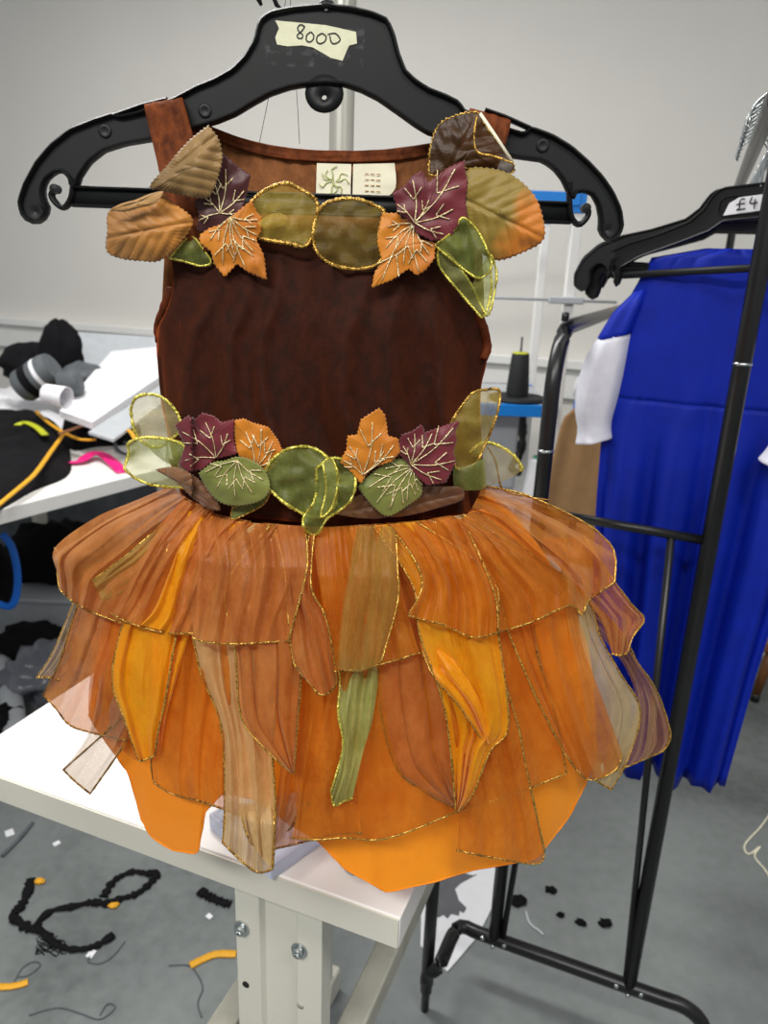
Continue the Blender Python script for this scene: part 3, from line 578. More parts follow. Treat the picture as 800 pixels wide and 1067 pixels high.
# neckline ribbons
leaf('ribbon_loop', K['ryel'], [(260, 212), (275, 199), (296, 191), (311, 196), (329, 209), (330, 229), (327, 244), (317, 257), (302, 254), (278, 250), (263, 245), (268, 230)], .012, None, .008, wav=.003, trim='gold', cordr=.0014)
leaf('ribbon_loop', K['rolive'], [(330, 223), (341, 211), (368, 207), (392, 215), (400, 222), (394, 244), (397, 271), (377, 280), (350, 277), (332, 265), (326, 247)], .012, None, .008, wav=.003, trim='gold', cordr=.0014, seed=4)
leaf('ribbon_loop', K['ryel'], [(268, 232), (280, 224), (292, 222), (300, 228), (292, 236), (276, 238)], .020, None, .003, wav=.002, seed=8)
# right shoulder
leaf('shoulder_leaf', K['ldark'], [(447, 182), (448, 155), (456, 132), (473, 121), (497, 117), (505, 130), (520, 150), (534, 168), (533, 181), (515, 178), (489, 176), (476, 172), (460, 183)], .012, None, .006, .8, rib=((465, 182), (498, 118)), base=flat, trim='gold', cordr=.0006, label='dark brown leaf with gold edge')
MB().tube([at(500, 118, .560), at(517, 143, .5585), at(534, 169, .560)], .0011, .0003, up=(0, 1, 0), n=6).build('leaf_wire', K['cream'], dress)
MB().tube(smooth3([at(x, y, .5585) for x, y in ((497, 120), (494, 140), (497, 158), (515, 163), (534, 170))], 30), .0007, n=6, jit=.3).build('gold_trim', K['gold'], dress)
leaf('shoulder_leaf', K['lbig'], [(476, 207), (486, 178), (505, 175), (528, 180), (547, 193), (560, 210), (567, 236), (565, 251), (547, 262), (521, 271), (505, 266), (492, 246), (482, 220)], .018, None, .008, .8, rib=((478, 205), (566, 248)), base=flat, label='large olive to orange satin leaf with ribbed veins')
leaf('ribbon_loop', K['rgrn'], [(453, 256), (473, 240), (482, 227), (497, 240), (508, 262), (512, 278), (500, 290), (485, 282), (470, 270)], .022, None, .005, wav=.003, base=flat, trim='lime', seed=5)
leaf('ribbon_loop', K['rlime'], [(456, 258), (470, 268), (490, 295), (503, 322), (509, 328), (515, 305), (517, 282), (509, 264), (512, 300), (504, 330), (494, 322), (476, 301), (458, 278)], .017, (492, 296), .003, wav=.002, base=flat, trim='lime', seed=6)
leaf('maple_leaf', K['lor'], [(398, 222), (414, 222), (430, 240), (440, 251), (453, 253), (453, 269), (443, 282), (434, 287), (426, 280), (408, 292), (387, 300), (390, 285), (398, 272), (393, 253), (395, 237)], .022, (422, 256), .002, .7, fan((431, 233), [(398, 292), (420, 275), (436, 282), (447, 265), (402, 258), (404, 236)]), label='orange maple leaf hanging below a maroon one', smooth=False)
leaf('maple_leaf', K['lmar'], [(484, 167), (484, 176), (487, 190), (485, 211), (487, 227), (474, 238), (469, 248), (450, 251), (434, 243), (430, 233), (414, 220), (409, 201), (421, 194), (430, 183), (439, 178), (446, 190), (452, 186), (466, 175)], .027, (445, 216), .003, .7, fan((432, 232), [(430, 188), (474, 176), (447, 208), (472, 218), (462, 244), (414, 213)]), label='maroon maple leaf with pale gold stitched veins', smooth=False)
# waist, left
yw = lambda x, y: ybd(x, y)-(.022 if x < 200 else .010)
leaf('ribbon_loop', K['rbeige'], [(136, 427), (142, 414), (159, 411), (173, 417), (186, 433), (188, 448), (178, 458), (165, 466), (150, 462), (140, 448)], .006, None, .006, wav=.003, base=yw, trim='lime', cordr=.0012)
leaf('ribbon_loop', K['rlime'], [(129, 488), (134, 473), (134, 462), (150, 456), (176, 458), (192, 465), (190, 479), (196, 505), (188, 508), (162, 506), (142, 499)], .011, None, .008, wav=.003, base=yw, trim='lime', cordr=.0012, seed=3)
leaf('ribbon_loop', K['rgrn'], [(150, 460), (170, 458), (190, 466), (190, 480), (178, 484), (162, 474)], .018, None, .003, base=yw, seed=9)
leaf('maple_leaf', K['lor'], [(243, 438), (254, 436), (262, 440), (280, 445), (290, 459), (296, 473), (288, 482), (280, 492), (267, 487), (254, 481), (246, 470)], .013, (268, 466), .003, .7, fan((266, 488), [(256, 450), (272, 447), (284, 460), (290, 474)]), base=yw, label='orange maple leaf tucked behind the maroon leaf', smooth=False)
leaf('maple_leaf', K['lmar'], [(182, 443), (196, 433), (203, 437), (211, 430), (222, 433), (231, 440), (244, 437), (243, 455), (247, 473), (225, 478), (211, 489), (196, 492), (186, 485), (193, 464)], .018, (215, 460), .003, .7, fan((225, 477), [(190, 450), (214, 440), (237, 452), (192, 480)]), base=yw, label='maroon maple leaf on the waistband beside beige ribbon loops', smooth=False)
leaf('brown_leaf', K['lbrn'], [(162, 489), (182, 487), (199, 494), (216, 508), (230, 531), (213, 527), (196, 514), (185, 502)], .020, None, .006, .6, rib=((164, 490), (229, 530)), base=yw)
leaf('leaf_fold', K['rgrn'], [(242, 529), (258, 524), (271, 521), (282, 510), (276, 524), (262, 533), (242, 541)], .014, None, .002, base=yw, trim='gold', cordr=.0006)
leaf('green_leaf', K['lgrn'], [(207, 493), (222, 482), (234, 480), (248, 476), (265, 481), (278, 494), (281, 511), (271, 522), (250, 527), (231, 524), (217, 511)], .024, (246, 500), .004, .7, fan((247, 480), [(214, 492), (226, 508), (245, 518), (263, 514), (274, 500)], .5), base=yw)
# waist, middle
leaf('ribbon_loop', K['rgrn'], [(272, 500), (283, 480), (300, 468), (323, 466), (342, 478), (352, 500), (350, 524), (338, 538), (318, 536), (294, 522)], .014, None, .010, wav=.003, base=yw, trim='lime', cordr=.0013, seed=2)
leaf('ribbon_loop', K['rgrn'], [(330, 488), (344, 478), (358, 480), (370, 497), (366, 520), (352, 533), (340, 541), (330, 557), (319, 553), (316, 540), (328, 520)], .022, None, .006, wav=.004, base=yw, trim='lime', cordr=.0012, seed=7)
leaf('ribbon_loop', K['rlime'], [(336, 482), (346, 478), (352, 500), (346, 528), (334, 538), (340, 510)], .029, None, .003, wav=.002, base=yw, trim='lime', seed=12)
# waist, right
leaf('brown_leaf', K['lbrn'], [(350, 536), (362, 524), (374, 516), (392, 514), (404, 522), (404, 538), (380, 540)], .010, None, .002, .3, base=yw, rib=((350, 534), (404, 526)), seed=3)
leaf('brown_leaf', K['lbrn'], [(400, 526), (420, 512), (440, 507), (462, 507), (480, 508), (482, 520), (460, 528), (430, 536), (405, 538)], .011, None, .003, .3, base=yw, rib=((400, 532), (482, 514)), seed=4)
leaf('ribbon_loop', K['ryel'], [(470, 440), (480, 424), (493, 409), (506, 406), (520, 407), (519, 427), (512, 448), (504, 466), (495, 483), (474, 486)], .010, None, .006, wav=.003, base=yw, trim='gold', cordr=.0011)
leaf('ribbon_loop', K['rgrn'], [(472, 488), (490, 484), (504, 478), (506, 492), (506, 508), (490, 511), (474, 508)], .013, None, .003, base=yw, seed=6)
leaf('ribbon_loop', K['rbeige'], [(504, 466), (512, 462), (526, 468), (538, 478), (545, 485), (540, 493), (530, 499), (514, 505), (505, 503)], .004, None, .004, wav=.002, base=yw)
MB().tube(smooth3([at(x, y, .584) for x, y in ((474, 486), (495, 466), (508, 461), (526, 468), (538, 478), (544, 489), (541, 490))], 40), .0014, n=6, jit=.35).build('gold_trim', K['lime'], dress)
MB().tube(smooth3([at(x, y, .585) for x, y in ((508, 466), (516, 480), (520, 500), (524, 510), (540, 516), (572, 521))], 30), .0008, n=6, jit=.3).build('gold_trim', K['gold2'], dress)
leaf('green_leaf', K['lgrn'], [(372, 507), (392, 489), (414, 478), (430, 484), (437, 498), (439, 515), (423, 528), (404, 538), (389, 528), (379, 516)], .020, (408, 508), .003, .7, fan((431, 486), [(384, 508), (392, 524), (406, 530), (424, 522), (436, 512), (402, 488)], .5), base=yw, seed=5)
leaf('maple_leaf', K['lor'], [(395, 425), (401, 432), (403, 443), (404, 454), (415, 457), (417, 471), (408, 481), (389, 487), (381, 495), (376, 504), (367, 493), (354, 481), (361, 468), (362, 454), (372, 453), (376, 437)], .024, (386, 468), .002, .7, fan((378, 495), [(388, 440), (364, 465), (358, 480), (410, 464), (400, 470)]), base=yw, label='orange maple leaf pointing up from the waistband', smooth=False)
leaf('maple_leaf', K['lmar'], [(426, 484), (414, 471), (418, 453), (430, 449), (439, 442), (442, 451), (458, 445), (479, 438), (474, 450), (476, 459), (472, 470), (475, 481), (464, 503), (445, 506), (434, 496)], .026, (446, 474), .003, .7, fan((428, 484), [(432, 452), (450, 452), (472, 446), (474, 480), (460, 500), (420, 465)]), base=yw, label='maroon maple leaf beside gold ribbon loop', smooth=False)
# ------------------------------------------------------------------ things on the work table
bx = thing('plastic_box', atz(290, 880, TZ), 'clear plastic tray lying on the white table under the dress hem', 'box')
q0 = atz(283, 917, TZ); q1 = atz(345, 872, TZ); d0 = (q1-q0).normalized(); d1 = Vector((-d0.y, d0.x, 0))
ctr = q0+d0*.06+d1*.05
MB().box(ctr+EZ*.002, d0*.06, d1*.05, EZ*.0012).build('tray_base', K['clear'], bx, smooth=False)
for s, c_ in ((-1, d1), (1, d1)): MB().box(ctr+d1*(.05*s)+EZ*.010, d0*.06, d1*.001, EZ*.009).build('tray_wall', K['clear'], bx, smooth=False)
for s in (-1, 1): MB().box(ctr+d0*(.06*s)+EZ*.010, d0*.001, d1*.05, EZ*.009).build('tray_wall', K['clear'], bx, smooth=False)
MB().box(ctr+d1*(-.05)+EZ*.0195, d0*.061, d1*.003, EZ*.0008).build('tray_rim', K['clear'], bx, smooth=False)
cp = atz(371, 903, TZ)
c_ = MB().lathe(cp, [(0, 0), (.0125, 0), (.013, .001), (.013, .013), (.0115, .0145), (.0115, .004), (0, .004)], 28).build('bobbin_case', K['chrome'], auto=35)
tag(c_, 'small round steel bobbin case on white table near its corner', 'bobbin case')
# ------------------------------------------------------------------ garment rack
pl = atz(515, 978, .12); pr_ = atz(655, 1028, .12); rd = (pr_-pl).normalized()
rdn = Vector((-rd.y, rd.x, 0))
rack = thing('garment_rack', ((pl.x+pr_.x)/2, (pl.y+pr_.y)/2, 0), 'black tubular double garment rack holding blue dresses', 'garment rack')
RB = .0125; LEN = 1.62; ZL = 1.305; ZR = 1.615
mid = (pl+pr_)/2
for far in (0, 1):
    o_ = rdn*(LEN*far)
    e0 = mid-rd*.27; e1 = mid+rd*.27
    pts = [e0+EZ*-.12, e0+EZ*-.06, e0+rd*.012+EZ*-.02, e0+rd*.045, e0+rd*.10, mid, e1-rd*.10, e1-rd*.045, e1-rd*.012-EZ*.02, e1-EZ*.06, e1-EZ*.12]
    if not far:
        P0 = Vector((.116, 1.085, .12))
        pts = [P0-EZ*.05, P0-EZ*.02+rd*.003, P0+rd*.022+EZ*.004, pl-rd*.075-rdn*.006, pl-rd*.035, pl]+pts[5:]
    base = MB().tube(smooth3([p_+o_ for p_ in pts], 60), .0135, n=14); base.build('base_bar', K['blackm'], rack)
    if not far:
        for cpt in (pl, pr_):
            for a, b in ((-.022, .004), (.022, .004), (0, -.009)):
                P_ = cpt+rd*a+EZ*b-rdn*.0128
                MB().lathe(P_, [(.0048, -.001), (.0045, .0012), (.003, .0026), (0, .003)], 12, -rdn).build('bolt', K['chrome'], rack)
for P_, zt_, nm in ((pl, ZL, 'low'), (pr_, ZR, 'high')):
    a = Vector((P_.x, P_.y, .12)); b = a+rdn*LEN; r_ = .05 if nm == 'high' else .10
    pts = [a, a+EZ*(zt_-.12-r_)]+[a+EZ*(zt_-.12-r_)+rdn*(r_*(1-cos(t*pi/2/8)))+EZ*(r_*sin(t*pi/2/8)) for t in range(1, 9)]
    if nm == 'high': pts = [p_ if p_.z < zt_-r_ else p_-rd*(.016*min(1, (p_.z-zt_+r_)/r_)) for p_ in pts]
    pts += [b-rd*(.016 if nm == 'high' else 0)+EZ*(zt_-.12-r_)+rdn*(-r_*(1-cos(t*pi/2/8)))+EZ*(r_*sin(t*pi/2/8)) for t in range(8, 0, -1)]+[b+EZ*(zt_-.12-r_), b]
    MB().tube(pts, RB, n=16).build('hanging_rail', K['blackm'], rack)
    for zz in (1.02 if nm == 'high' else .985,):
        pass
    MB().lathe(a+EZ*(1.0 if nm == 'low' else 1.155), [(RB, -.002), (RB+.0012, -.0015), (RB+.0012, .0015), (RB, .002)], 16).build('joint_ring', K['chrome'], rack)
cb0 = at(560, 537, pl.y); cb1 = at(738, 559, pr_.y)
zc = (cb0.z+cb1.z)/2
for far in (0, 1):
    MB().tube([Vector((pl.x, pl.y, zc+.004))+rdn*LEN*far, Vector((pr_.x, pr_.y, zc-.004))+rdn*LEN*far], .0075, n=12).build('cross_bar', K['blackm'], rack)
b1 = pl+rd*.016; b2 = pr_-rd*.006
MB().tube([b1, Vector((pl.x, pl.y, zc))+rd*.055], .006, n=10).build('brace', K['blackm'], rack)
MB().tube([b2, Vector((pr_.x, pr_.y, zc))-rd*.055], .006, n=10).build('brace', K['blackm'], rack)
e0 = P0
pst = MB().tube([Vector((e0.x, e0.y, .05)), Vector((e0.x, e0.y, .45))], .0115, n=14); pst.tube([Vector((e0.x, e0.y, 0)), Vector((e0.x, e0.y, .09))], .008, n=12)
pst.build('end_post', K['blackm'], rack)
MB().lathe(at(588, 338, pl.y+.06)+EZ*.005, [(0, .014), (.006, .013), (.006, 0), (0, 0)], 12).build('rail_knob', K['blackm'], rack)
# hangers on the rack
hc = Vector((pr_.x, pr_.y, ZR))-rd*.016
SC = 1.03
HALF = [(0, 0), (35, 0), (42, 5), (50, 18), (62, 28), (95, 38), (125, 44), (147, 52), (163, 66), (171, 84), (170, 94), (163, 100), (156, 97), (154, 88), (156, 78), (150, 70), (141, 70), (137, 77), (138, 84), (134, 88), (131, 80), (133, 68), (112, 58), (72, 47), (42, 38), (30, 30), (0, 30)]
OUT2 = [(340-x*1.85, 7+y*1.85) for x, y in HALF[:-1]]+[(340+x*1.85, 7+y*1.85) for x, y in HALF[::-1][:-1]]
def rack_fn(t, yaw, tilt):
    c0 = hc+rdn*t+EZ*(RB+.0018)
    ax = Matrix.Rotation(yaw, 3, 'Z') @ rd; nn = Vector((-ax.y, ax.x, 0)); k = .000765*SC
    def fn(x, y, d=0):
        X = (x-340)*k; Z = -(y+140)*k
        return c0+ax*(X*cos(tilt)-Z*sin(tilt)*.35)+EZ*(Z+X*sin(tilt))+nn*(d*SC)
    return c0, fn
def rack_hanger(t, yaw, tilt, label):
    c0, P = rack_fn(t, yaw, tilt); nn = P(0, 0, 1)-P(0, 0, 0)
    h = thing('clothes_hanger', c0, label, 'hanger', 'black hangers on the garment rack')
    cl = resample([Vector(p) for p in OUT2]+[Vector(OUT2[0])], 170)[:-1]
    body = MB().prism([P(x, y, -.0012) for x, y in cl], P(0, 0, .0024)-P(0, 0, 0))
    body.tube([P(x, y) for x, y in cl], .0019, .0050, up=nn, n=7, closed=True)
    for s in (-1, 1): body.tube([P(340+s*x, y) for x, y in ((0, 22), (55, 22), (66, 30), (66, 48), (55, 54), (0, 54))], .0016, .0048, up=nn, n=6)
    body.build('body', K['blackp'], h, auto=45)
    bar = MB(); bar.tube([P(340-248, 148), P(340+248, 148)], .0055, .0032, up=nn, n=8); bar.build('trouser_bar', K['blackp'], h)
    hp = [(340, 12), (340, -30), (346, -48), (364, -66), (374, -92), (364, -122), (340, -139), (314, -126), (304, -104), (308, -92)]
    MB().tube(smooth3([P(x, y) for x, y in hp], 34), .0021, n=8).build('hook', K['chrome'], h)
    return h, P
specs = [(.07, -.34, .08, 'nearest black hanger on the rack with a white price tag'), (.125, -.06, .02, 'second black hanger on the rack behind the price-tagged one'), (.155, .10, .03, 'third black hanger on the rack from the camera'), (.195, .04, .0, 'fourth black hanger on the rack from the camera'), (.235, .14, .02, 'fifth black hanger on the rack from the camera'), (.275, .06, -.02, 'sixth black hanger on the rack from the camera'), (.315, .18, .03, 'seventh black hanger on the rack from the camera'), (.355, .10, .0, 'eighth black hanger on the rack from the camera'), (.395, .16, .02, 'ninth black hanger on the rack from the camera'), (.435, .08, .0, 'last black hanger at the far end of the row')]
for i, sp_ in enumerate(specs):
    h_, fn = rack_hanger(*sp_)
    if i == 0:
        tg = MB().prism([fn(x, y, -.004) for x, y in ((292, 34), (308, 26), (392, 24), (392, 50), (284, 54))], fn(0, 0, -.0004)-fn(0, 0, 0)).build('price_tag', K['paper'], h_, smooth=False, label='white price tag marked in black pen')
        pk = MB()
        for ps in ([(318, 30), (313, 29), (310, 34), (311, 44), (306, 47), (321, 46)], [(305, 38), (319, 37)], [(330, 28), (328, 38), (340, 38)], [(336, 32), (336, 48)]):
            pk.tube(smooth3([fn(x, y, -.0053) for x, y in ps], 16), .0009, n=5)
        pk.build('price_writing', K['ink'], tg)
# blue dresses on the rack
def blue_dress(i, label, hem=.40, wob=0):
    c0 = hc+rdn*(.135+.115*i)-rd*.006; seed = i*7+1
    root = thing('blue_dress', (c0.x, c0.y, hem), label, 'dress', 'royal blue dresses on the garment rack')
    ax, nn = rd, rdn
    zsh = 1.43; zw = 1.20
    wtab = [(hem, .128), (.75, .140), (1.0, .160), (zw-.06, .167), (zw, .160), (1.27, .164), (1.33, .160), (zsh-.015, .125), (zsh, .05)]
    def ring(z, n=96, top=False):
        w_ = interp(wtab, z); row = []
        f = max(0, min(1, (zw-z)/.25)); d_ = .020+.012*f
        for k in range(n):
            a = 2*pi*k/n; u = cos(a)
            wv = (1.6*sin(u*13+seed+z)+.8*sin(u*27+seed*2)+.3*sin(u*61+seed))*(.0135*f+.0012)
            wv2 = (.004*sin(u*80+seed))*max(0, 1-abs(zw-.02-z)/.06)
            row.append(c0.xy.to_3d()+ax*(w_*u)+nn*((d_*sin(a))+(wv+wv2)*(1 if sin(a) < 0 else -.8)*abs(sin(a))**.5)+EZ*(z+.006*sin(u*9+seed)*(1 if z < hem+.01 else 0)))
        return row
    zs = [lerp(hem, zw-.03, k/26) for k in range(27)]+[lerp(zw-.03, zw+.02, k/6) for k in range(1, 7)]+[lerp(zw+.02, zsh, k/14) for k in range(1, 15)]
    sk = MB().grid([ring(z) for z in zs if z <= zw+.0001], closed=True); sk.build('skirt', K['blue'], root, solid=.001)
    bo = MB().grid([ring(z) for z in zs if z >= zw-.012], closed=True); bo.build('bodice', K['blue'], root, solid=.001)
    for s in (-1, 1):
        def srow(cz, cx, r1, r2, n=24, p=0):
            if s > 0: cx = cx-.02-.22*max(0, 1.36-cz); 
            return [c0.xy.to_3d()-nn*(.05 if s > 0 else 0)+ax*(s*(cx+r1*.86*cos(2*pi*k/n)))+nn*(r2*sin(2*pi*k/n)*(1+.12*sin(5*2*pi*k/n*1.0+p)))+EZ*(cz+.5*r1*cos(2*pi*k/n)*-.5) for k in range(n)]
        MB().grid([srow(1.365, .135, .012, .02), srow(1.335, .150, .028, .03), srow(1.30, .163, .032, .034), srow(1.292, .165, .033, .035)], closed=True).build('sleeve_cap', K['blue'], root, solid=.001)
        sl = MB().grid([srow(1.296, .165, .031, .033), srow(1.27, .174, .040, .042, p=1), srow(1.22, .180, .044, .046, p=1), srow(1.17, .182, .040, .042, p=1), srow(1.145, .180, .030, .032, p=1), srow(1.125, .178, .034, .036, p=2), srow(1.118, .177, .036, .038, p=3)], closed=True)
        sl.build('puff_sleeve', K['whitecl'], root, solid=.0008, sub=1, label='white puff sleeve')
    return root
blue_dress(0, 'nearest royal blue dress with white puff sleeves on the rack', .51)
blue_dress(1, 'second royal blue dress behind the nearest one on the rack', .53)
blue_dress(2, 'farthest royal blue dress at the back of the rack row', .52)
# tan coat on the low rail
tcp = at(618, 395, 1.78)
coat = thing('tan_coat', (tcp.x+.1, tcp.y, .78), 'tan brown cloth garment hanging beside the blue dress sleeve', 'garment')
rows = []
cx0 = tcp+rd*.15
zt2 = tcp.z
for j in range(24):
    v = j/23; z = lerp(zt2+.06, .70, v); wdt = .035+.155*min(1, v*3.2)**.8+.065*v
    rows.append([cx0.xy.to_3d()+rd*(wdt*cos(2*pi*k/60))+rdn*((.02+.03*v)*sin(2*pi*k/60)+.014*v*sin(9*cos(2*pi*k/60)+2)+.004*sin(20*cos(2*pi*k/60)))+EZ*z for k in range(60)])
MB().grid(rows, closed=True).build('coat_body', K['tanc'], coat, solid=.002)
rp = pl+rdn*((cx0-pl).dot(rdn)); rp.z = ZL+.0125
MB().tube([cx0+EZ*.045+EZ*(zt2-cx0.z), rp, rp+rd*-.015-EZ*.01, rp-EZ*.02], .003, n=8).build('hanging_loop', K['tanc'], coat)
# ------------------------------------------------------------------ shelving unit with thread cones
up_ = at(590, 330, 2.0)
shelf = thing('shelving_unit', (up_.x, up_.y, 0), 'white post shelving unit with blue beams behind the garment rack', 'shelving')
zs0, zs1 = at(601, 200, 2.0).z, at(560, 431, 1.95).z
for dx in (0, -.75):
    for dy in (0, .4):
        q = Vector((up_.x, up_.y, 0))+Vector((1, 0, 0))*dx+Vector((0, 1, 0))*dy
        MB().box(q+EZ*(zs0/2), Vector((.0125, 0, 0)), Vector((0, .0125, 0)), EZ*(zs0/2)).build('post', K['white'], shelf, bevel=.002)
        MB().box(q+EZ*(zs0-.024), Vector((.0165, 0, 0)), Vector((0, .0165, 0)), EZ*.026).build('corner_bracket', K['bbeam'], shelf, bevel=.002)
for z, n in ((zs0-.018, 0), (zs1, 1)):
    for dy in (0, .4): MB().box(Vector((up_.x-.375, up_.y+dy-.012, z)), Vector((.375, 0, 0)), Vector((0, .008, 0)), EZ*.016).build('beam', K['bbeam'], shelf, bevel=.002)
MB().box(Vector((up_.x-.375, up_.y+.2, zs1+.010)), Vector((.365, 0, 0)), Vector((0, .2, 0)), EZ*.006).build('shelf_board', K['lgrey'], shelf, smooth=False)
zlow = at(555, 524, 1.95).z
MB().box(Vector((up_.x-.375, up_.y+.2, zlow-.01)), Vector((.365, 0, 0)), Vector((0, .2, 0)), EZ*.01).build('shelf_board', K['white'], shelf, smooth=False)
rz = at(540, 311, 2.0).z
MB().tube([(up_.x-.76, up_.y-.02, rz), (up_.x+.12, up_.y-.02, rz)], .0035, n=8).build('thread_rod', K['lgrey'], shelf)
MB().box((up_.x-.01, up_.y-.02, rz), Vector((.045, 0, 0)), Vector((0, .008, 0)), EZ*.009).build('rod_clamp', K['lgrey'], shelf, bevel=.003)
zb = zs1+.016
ct = at(538, 418, 2.06); ct.z = zb
tc = thing('thread_cone', ct, 'black thread cone with yellow top on a dark tray on the blue shelf', 'thread cone')
MB().lathe(ct, [(0, .014), (.03, .014), (.031, .03), (.024, .125), (.022, .128), (0, .128)], 28).build('thread_winding', K['cone'], tc, auto=40)
MB().lathe(ct, [(.0222, .127), (.0222, .131), (.006, .133), (.006, .125)], 20).build('cone_top', K['neon'], tc)
MB().lathe(ct, [(0, 0), (.075, 0), (.078, .006), (.075, .012), (0, .013)], 30).build('tray', K['cone'], tc, auto=40)
MB().tube([ct+EZ*.01, ct+EZ*.172], .003, n=8).build('spindle', K['blackm'], tc)
for k, (x, lab) in enumerate(((557, 'white thread cone with green top on the lower shelf'),)):
    w_ = at(x, 522, 2.02); w_.z = zlow
    wc = thing('thread_cone', w_, lab, 'thread cone')
    MB().lathe(w_, [(0, 0), (.036, 0), (.036, .01), (.029, .105), (.02, .11), (0, .11)], 28).build('thread_winding', K['paper'], wc, auto=40)
    MB().lathe(w_, [(0.0, .117), (.014, .117), (.018, .108), (.016, .106)], 20).build('cone_top', K['gtop'], wc)
gb = at(518, 520, 2.08)
bxg = thing('machine_case', (gb.x-.03, gb.y, zlow), 'light grey machine case on the lower shelf behind the ribbon', 'case')
MB().box((gb.x-.04, gb.y+.05, zlow+.115), Vector((.085, 0, 0)), Vector((0, .06, 0)), EZ*.115).build('case_body', K['lgrey'], bxg, bevel=.01)
MB().tube(smooth3([(gb.x+.05, gb.y, zlow+.23), (gb.x+.055, gb.y-.01, zlow+.12), (gb.x+.03, gb.y-.015, zlow+.07), (gb.x+.06, gb.y-.01, zlow+.05)], 24), .011, .007, up=(0, 1, 0), n=10, jit=.25).build('cable', K['blackm'], bxg)
# blue and white boxes at the shelf's end
cl_ = at(605, 440, 2.15)
bg = thing('plastic_bag', (cl_.x, cl_.y, zb), 'blue and white plastic bag beside the shelf post', 'bag')
def blob(mb, c, rx, ry, rz, seed=0, amp=.25, freq=9, n=28, flat=True, X=Vector((1, 0, 0)), Y_=Vector((0, 1, 0)), p=1.0):
    rows = []
    for j in range(n//2+1):
        th = pi*j/(n//2); row = []
        for k in range(n):
            a = 2*pi*k/n; d = Vector((sin(th)*cos(a), sin(th)*sin(a), cos(th))); s = 1+amp*noise.fractal(d*1.6+Vector((seed*3.7, seed, 0)), 1, 2, 4)
            z = d.z
            row.append(c+X*(rx*d.x*s)+Y_*(ry*d.y*s)+EZ*(max(-.98, z*s)*rz if flat else z*s*rz))
        rows.append(row)
    return mb.grid(rows, closed=True)
blob(MB(), Vector((cl_.x, cl_.y, zb-.06)), .03, .04, .09, 3, .3).build('bag_body', K['sblue'], bg)
blob(MB(), Vector((cl_.x-.005, cl_.y-.02, zb+.02)), .03, .03, .05, 5, .3).build('bag_top', K['paper'], bg)
# ------------------------------------------------------------------ left table and the clutter on it
LZ = .80
a0 = atz(0, 531, LZ); a1 = atz(126, 499, LZ); td = (a1-a0).normalized(); tn = Vector((-td.y, td.x, 0))
lt = thing('cutting_table', (a0.x, a0.y, 0), 'white cutting table heaped with cloth and tools at the back wall', 'table')
t0 = a0-td*.9; LL = 1.75; DD = 1.15
MB().box(t0+td*(LL/2)+tn*(DD/2)-EZ*.019, td*(LL/2), tn*(DD/2), EZ*.019).build('table_top', K['white'], lt, bevel=.002)
for u, v in ((.06, .06), (LL-.06, .06), (.06, DD-.06), (LL-.06, DD-.06)):
    MB().box(t0+td*u+tn*v+EZ*((LZ-.038)/2-LZ), td*.022, tn*.022, EZ*((LZ-.038)/2)).build('leg', K['legw'], lt, bevel=.002)
def heap(pts, z0, h, seed=0, amp=.5, freq=14, rings=10, n=72, pw=.6):
    P = [atz(x, y, z0) for x, y in pts]; P.append(P[0]); ol = resample(P, n+1, True)[:-1]; c = sum(ol, Vector())/n; rows = []
    for k in range(rings+1):
        r = 1-k/rings; row = []
        for q in ol:
            p_ = c+(q-c)*r; hz = h*((1-r**2.2)**pw)*(1+amp*noise.fractal(p_*freq+Vector((seed, seed*2, 0)), 1, 2, 4)); row.append(Vector((p_.x, p_.y, z0+max(0, hz) if k else z0)))
        rows.append(row)
    return MB().grid(rows, closed=True)
def heap_top(px, py, z0, h): return atz(px, py, z0+h)
g1 = thing('black_garment', atz(30, 490, LZ), 'black garment with yellow piping folded at the front of the cutting table', 'garment')
heap([(-60, 560), (0, 532), (35, 512), (70, 497), (74, 478), (66, 450), (40, 430), (10, 432), (-40, 440)], LZ, .055, 2, .35, 9, pw=.45).build('cloth', K['blackc'], g1)
def onz(pts, zz): return [atz(x, y, z) for (x, y), z in zip(pts, zz)]
MB().tube(smooth3(onz([(-4, 528), (18, 510), (36, 494), (52, 472), (67, 451)], [LZ+.03, LZ+.035, LZ+.045, LZ+.055, LZ+.062]), 24), .007, .004, up=EZ, n=8).build('piping', K['yel'], g1)
MB().tube(smooth3(onz([(38, 429), (50, 440), (67, 451), (84, 458), (99, 458)], [LZ+.06, LZ+.062, LZ+.062, LZ+.06, LZ+.055]), 24), .007, .004, up=EZ, n=8).build('piping', K['yel'], g1)
MB().tube(smooth3(onz([(18, 443), (26, 440), (38, 445), (47, 453)], [LZ+.062]*4), 24), .012, .004, up=EZ, n=8).build('badge', K['neon'], g1)
g2 = thing('harness_straps', atz(110, 450, LZ), 'bundle of black webbing straps with yellow clips beside the garment', 'straps')
heap([(66, 462), (78, 470), (100, 466), (140, 462), (146, 446), (130, 432), (90, 434), (66, 444)], LZ, .085, 6, .5, 20).build('webbing', K['blackc'], g2)
for pts in ([(62, 452), (85, 444), (105, 438)], [(118, 436), (138, 436), (142, 434)], [(128, 446), (136, 450), (141, 458)]):
    MB().tube(smooth3(onz(pts, [LZ+.095]*3), 14), .007, .004, up=EZ, n=8).build('strap_edge', K['yel'] if pts[0][0] > 100 else K['wood'], g2)
for x in (109, 116): blob(MB(), atz(x, 447, LZ+.092), .009, .009, .007, x, .1).build('yellow_clip', K['yel'], g2)
s_ = MB().tube(smooth3(onz([(132, 462), (120, 455), (122, 468), (134, 474), (140, 470)], [LZ+.01]*5), 30), .006, .004, up=EZ, n=8).build('cable_tie', K['greyc']); tag(s_, 'grey looped strap on the table beside the pink ribbon', 'strap')
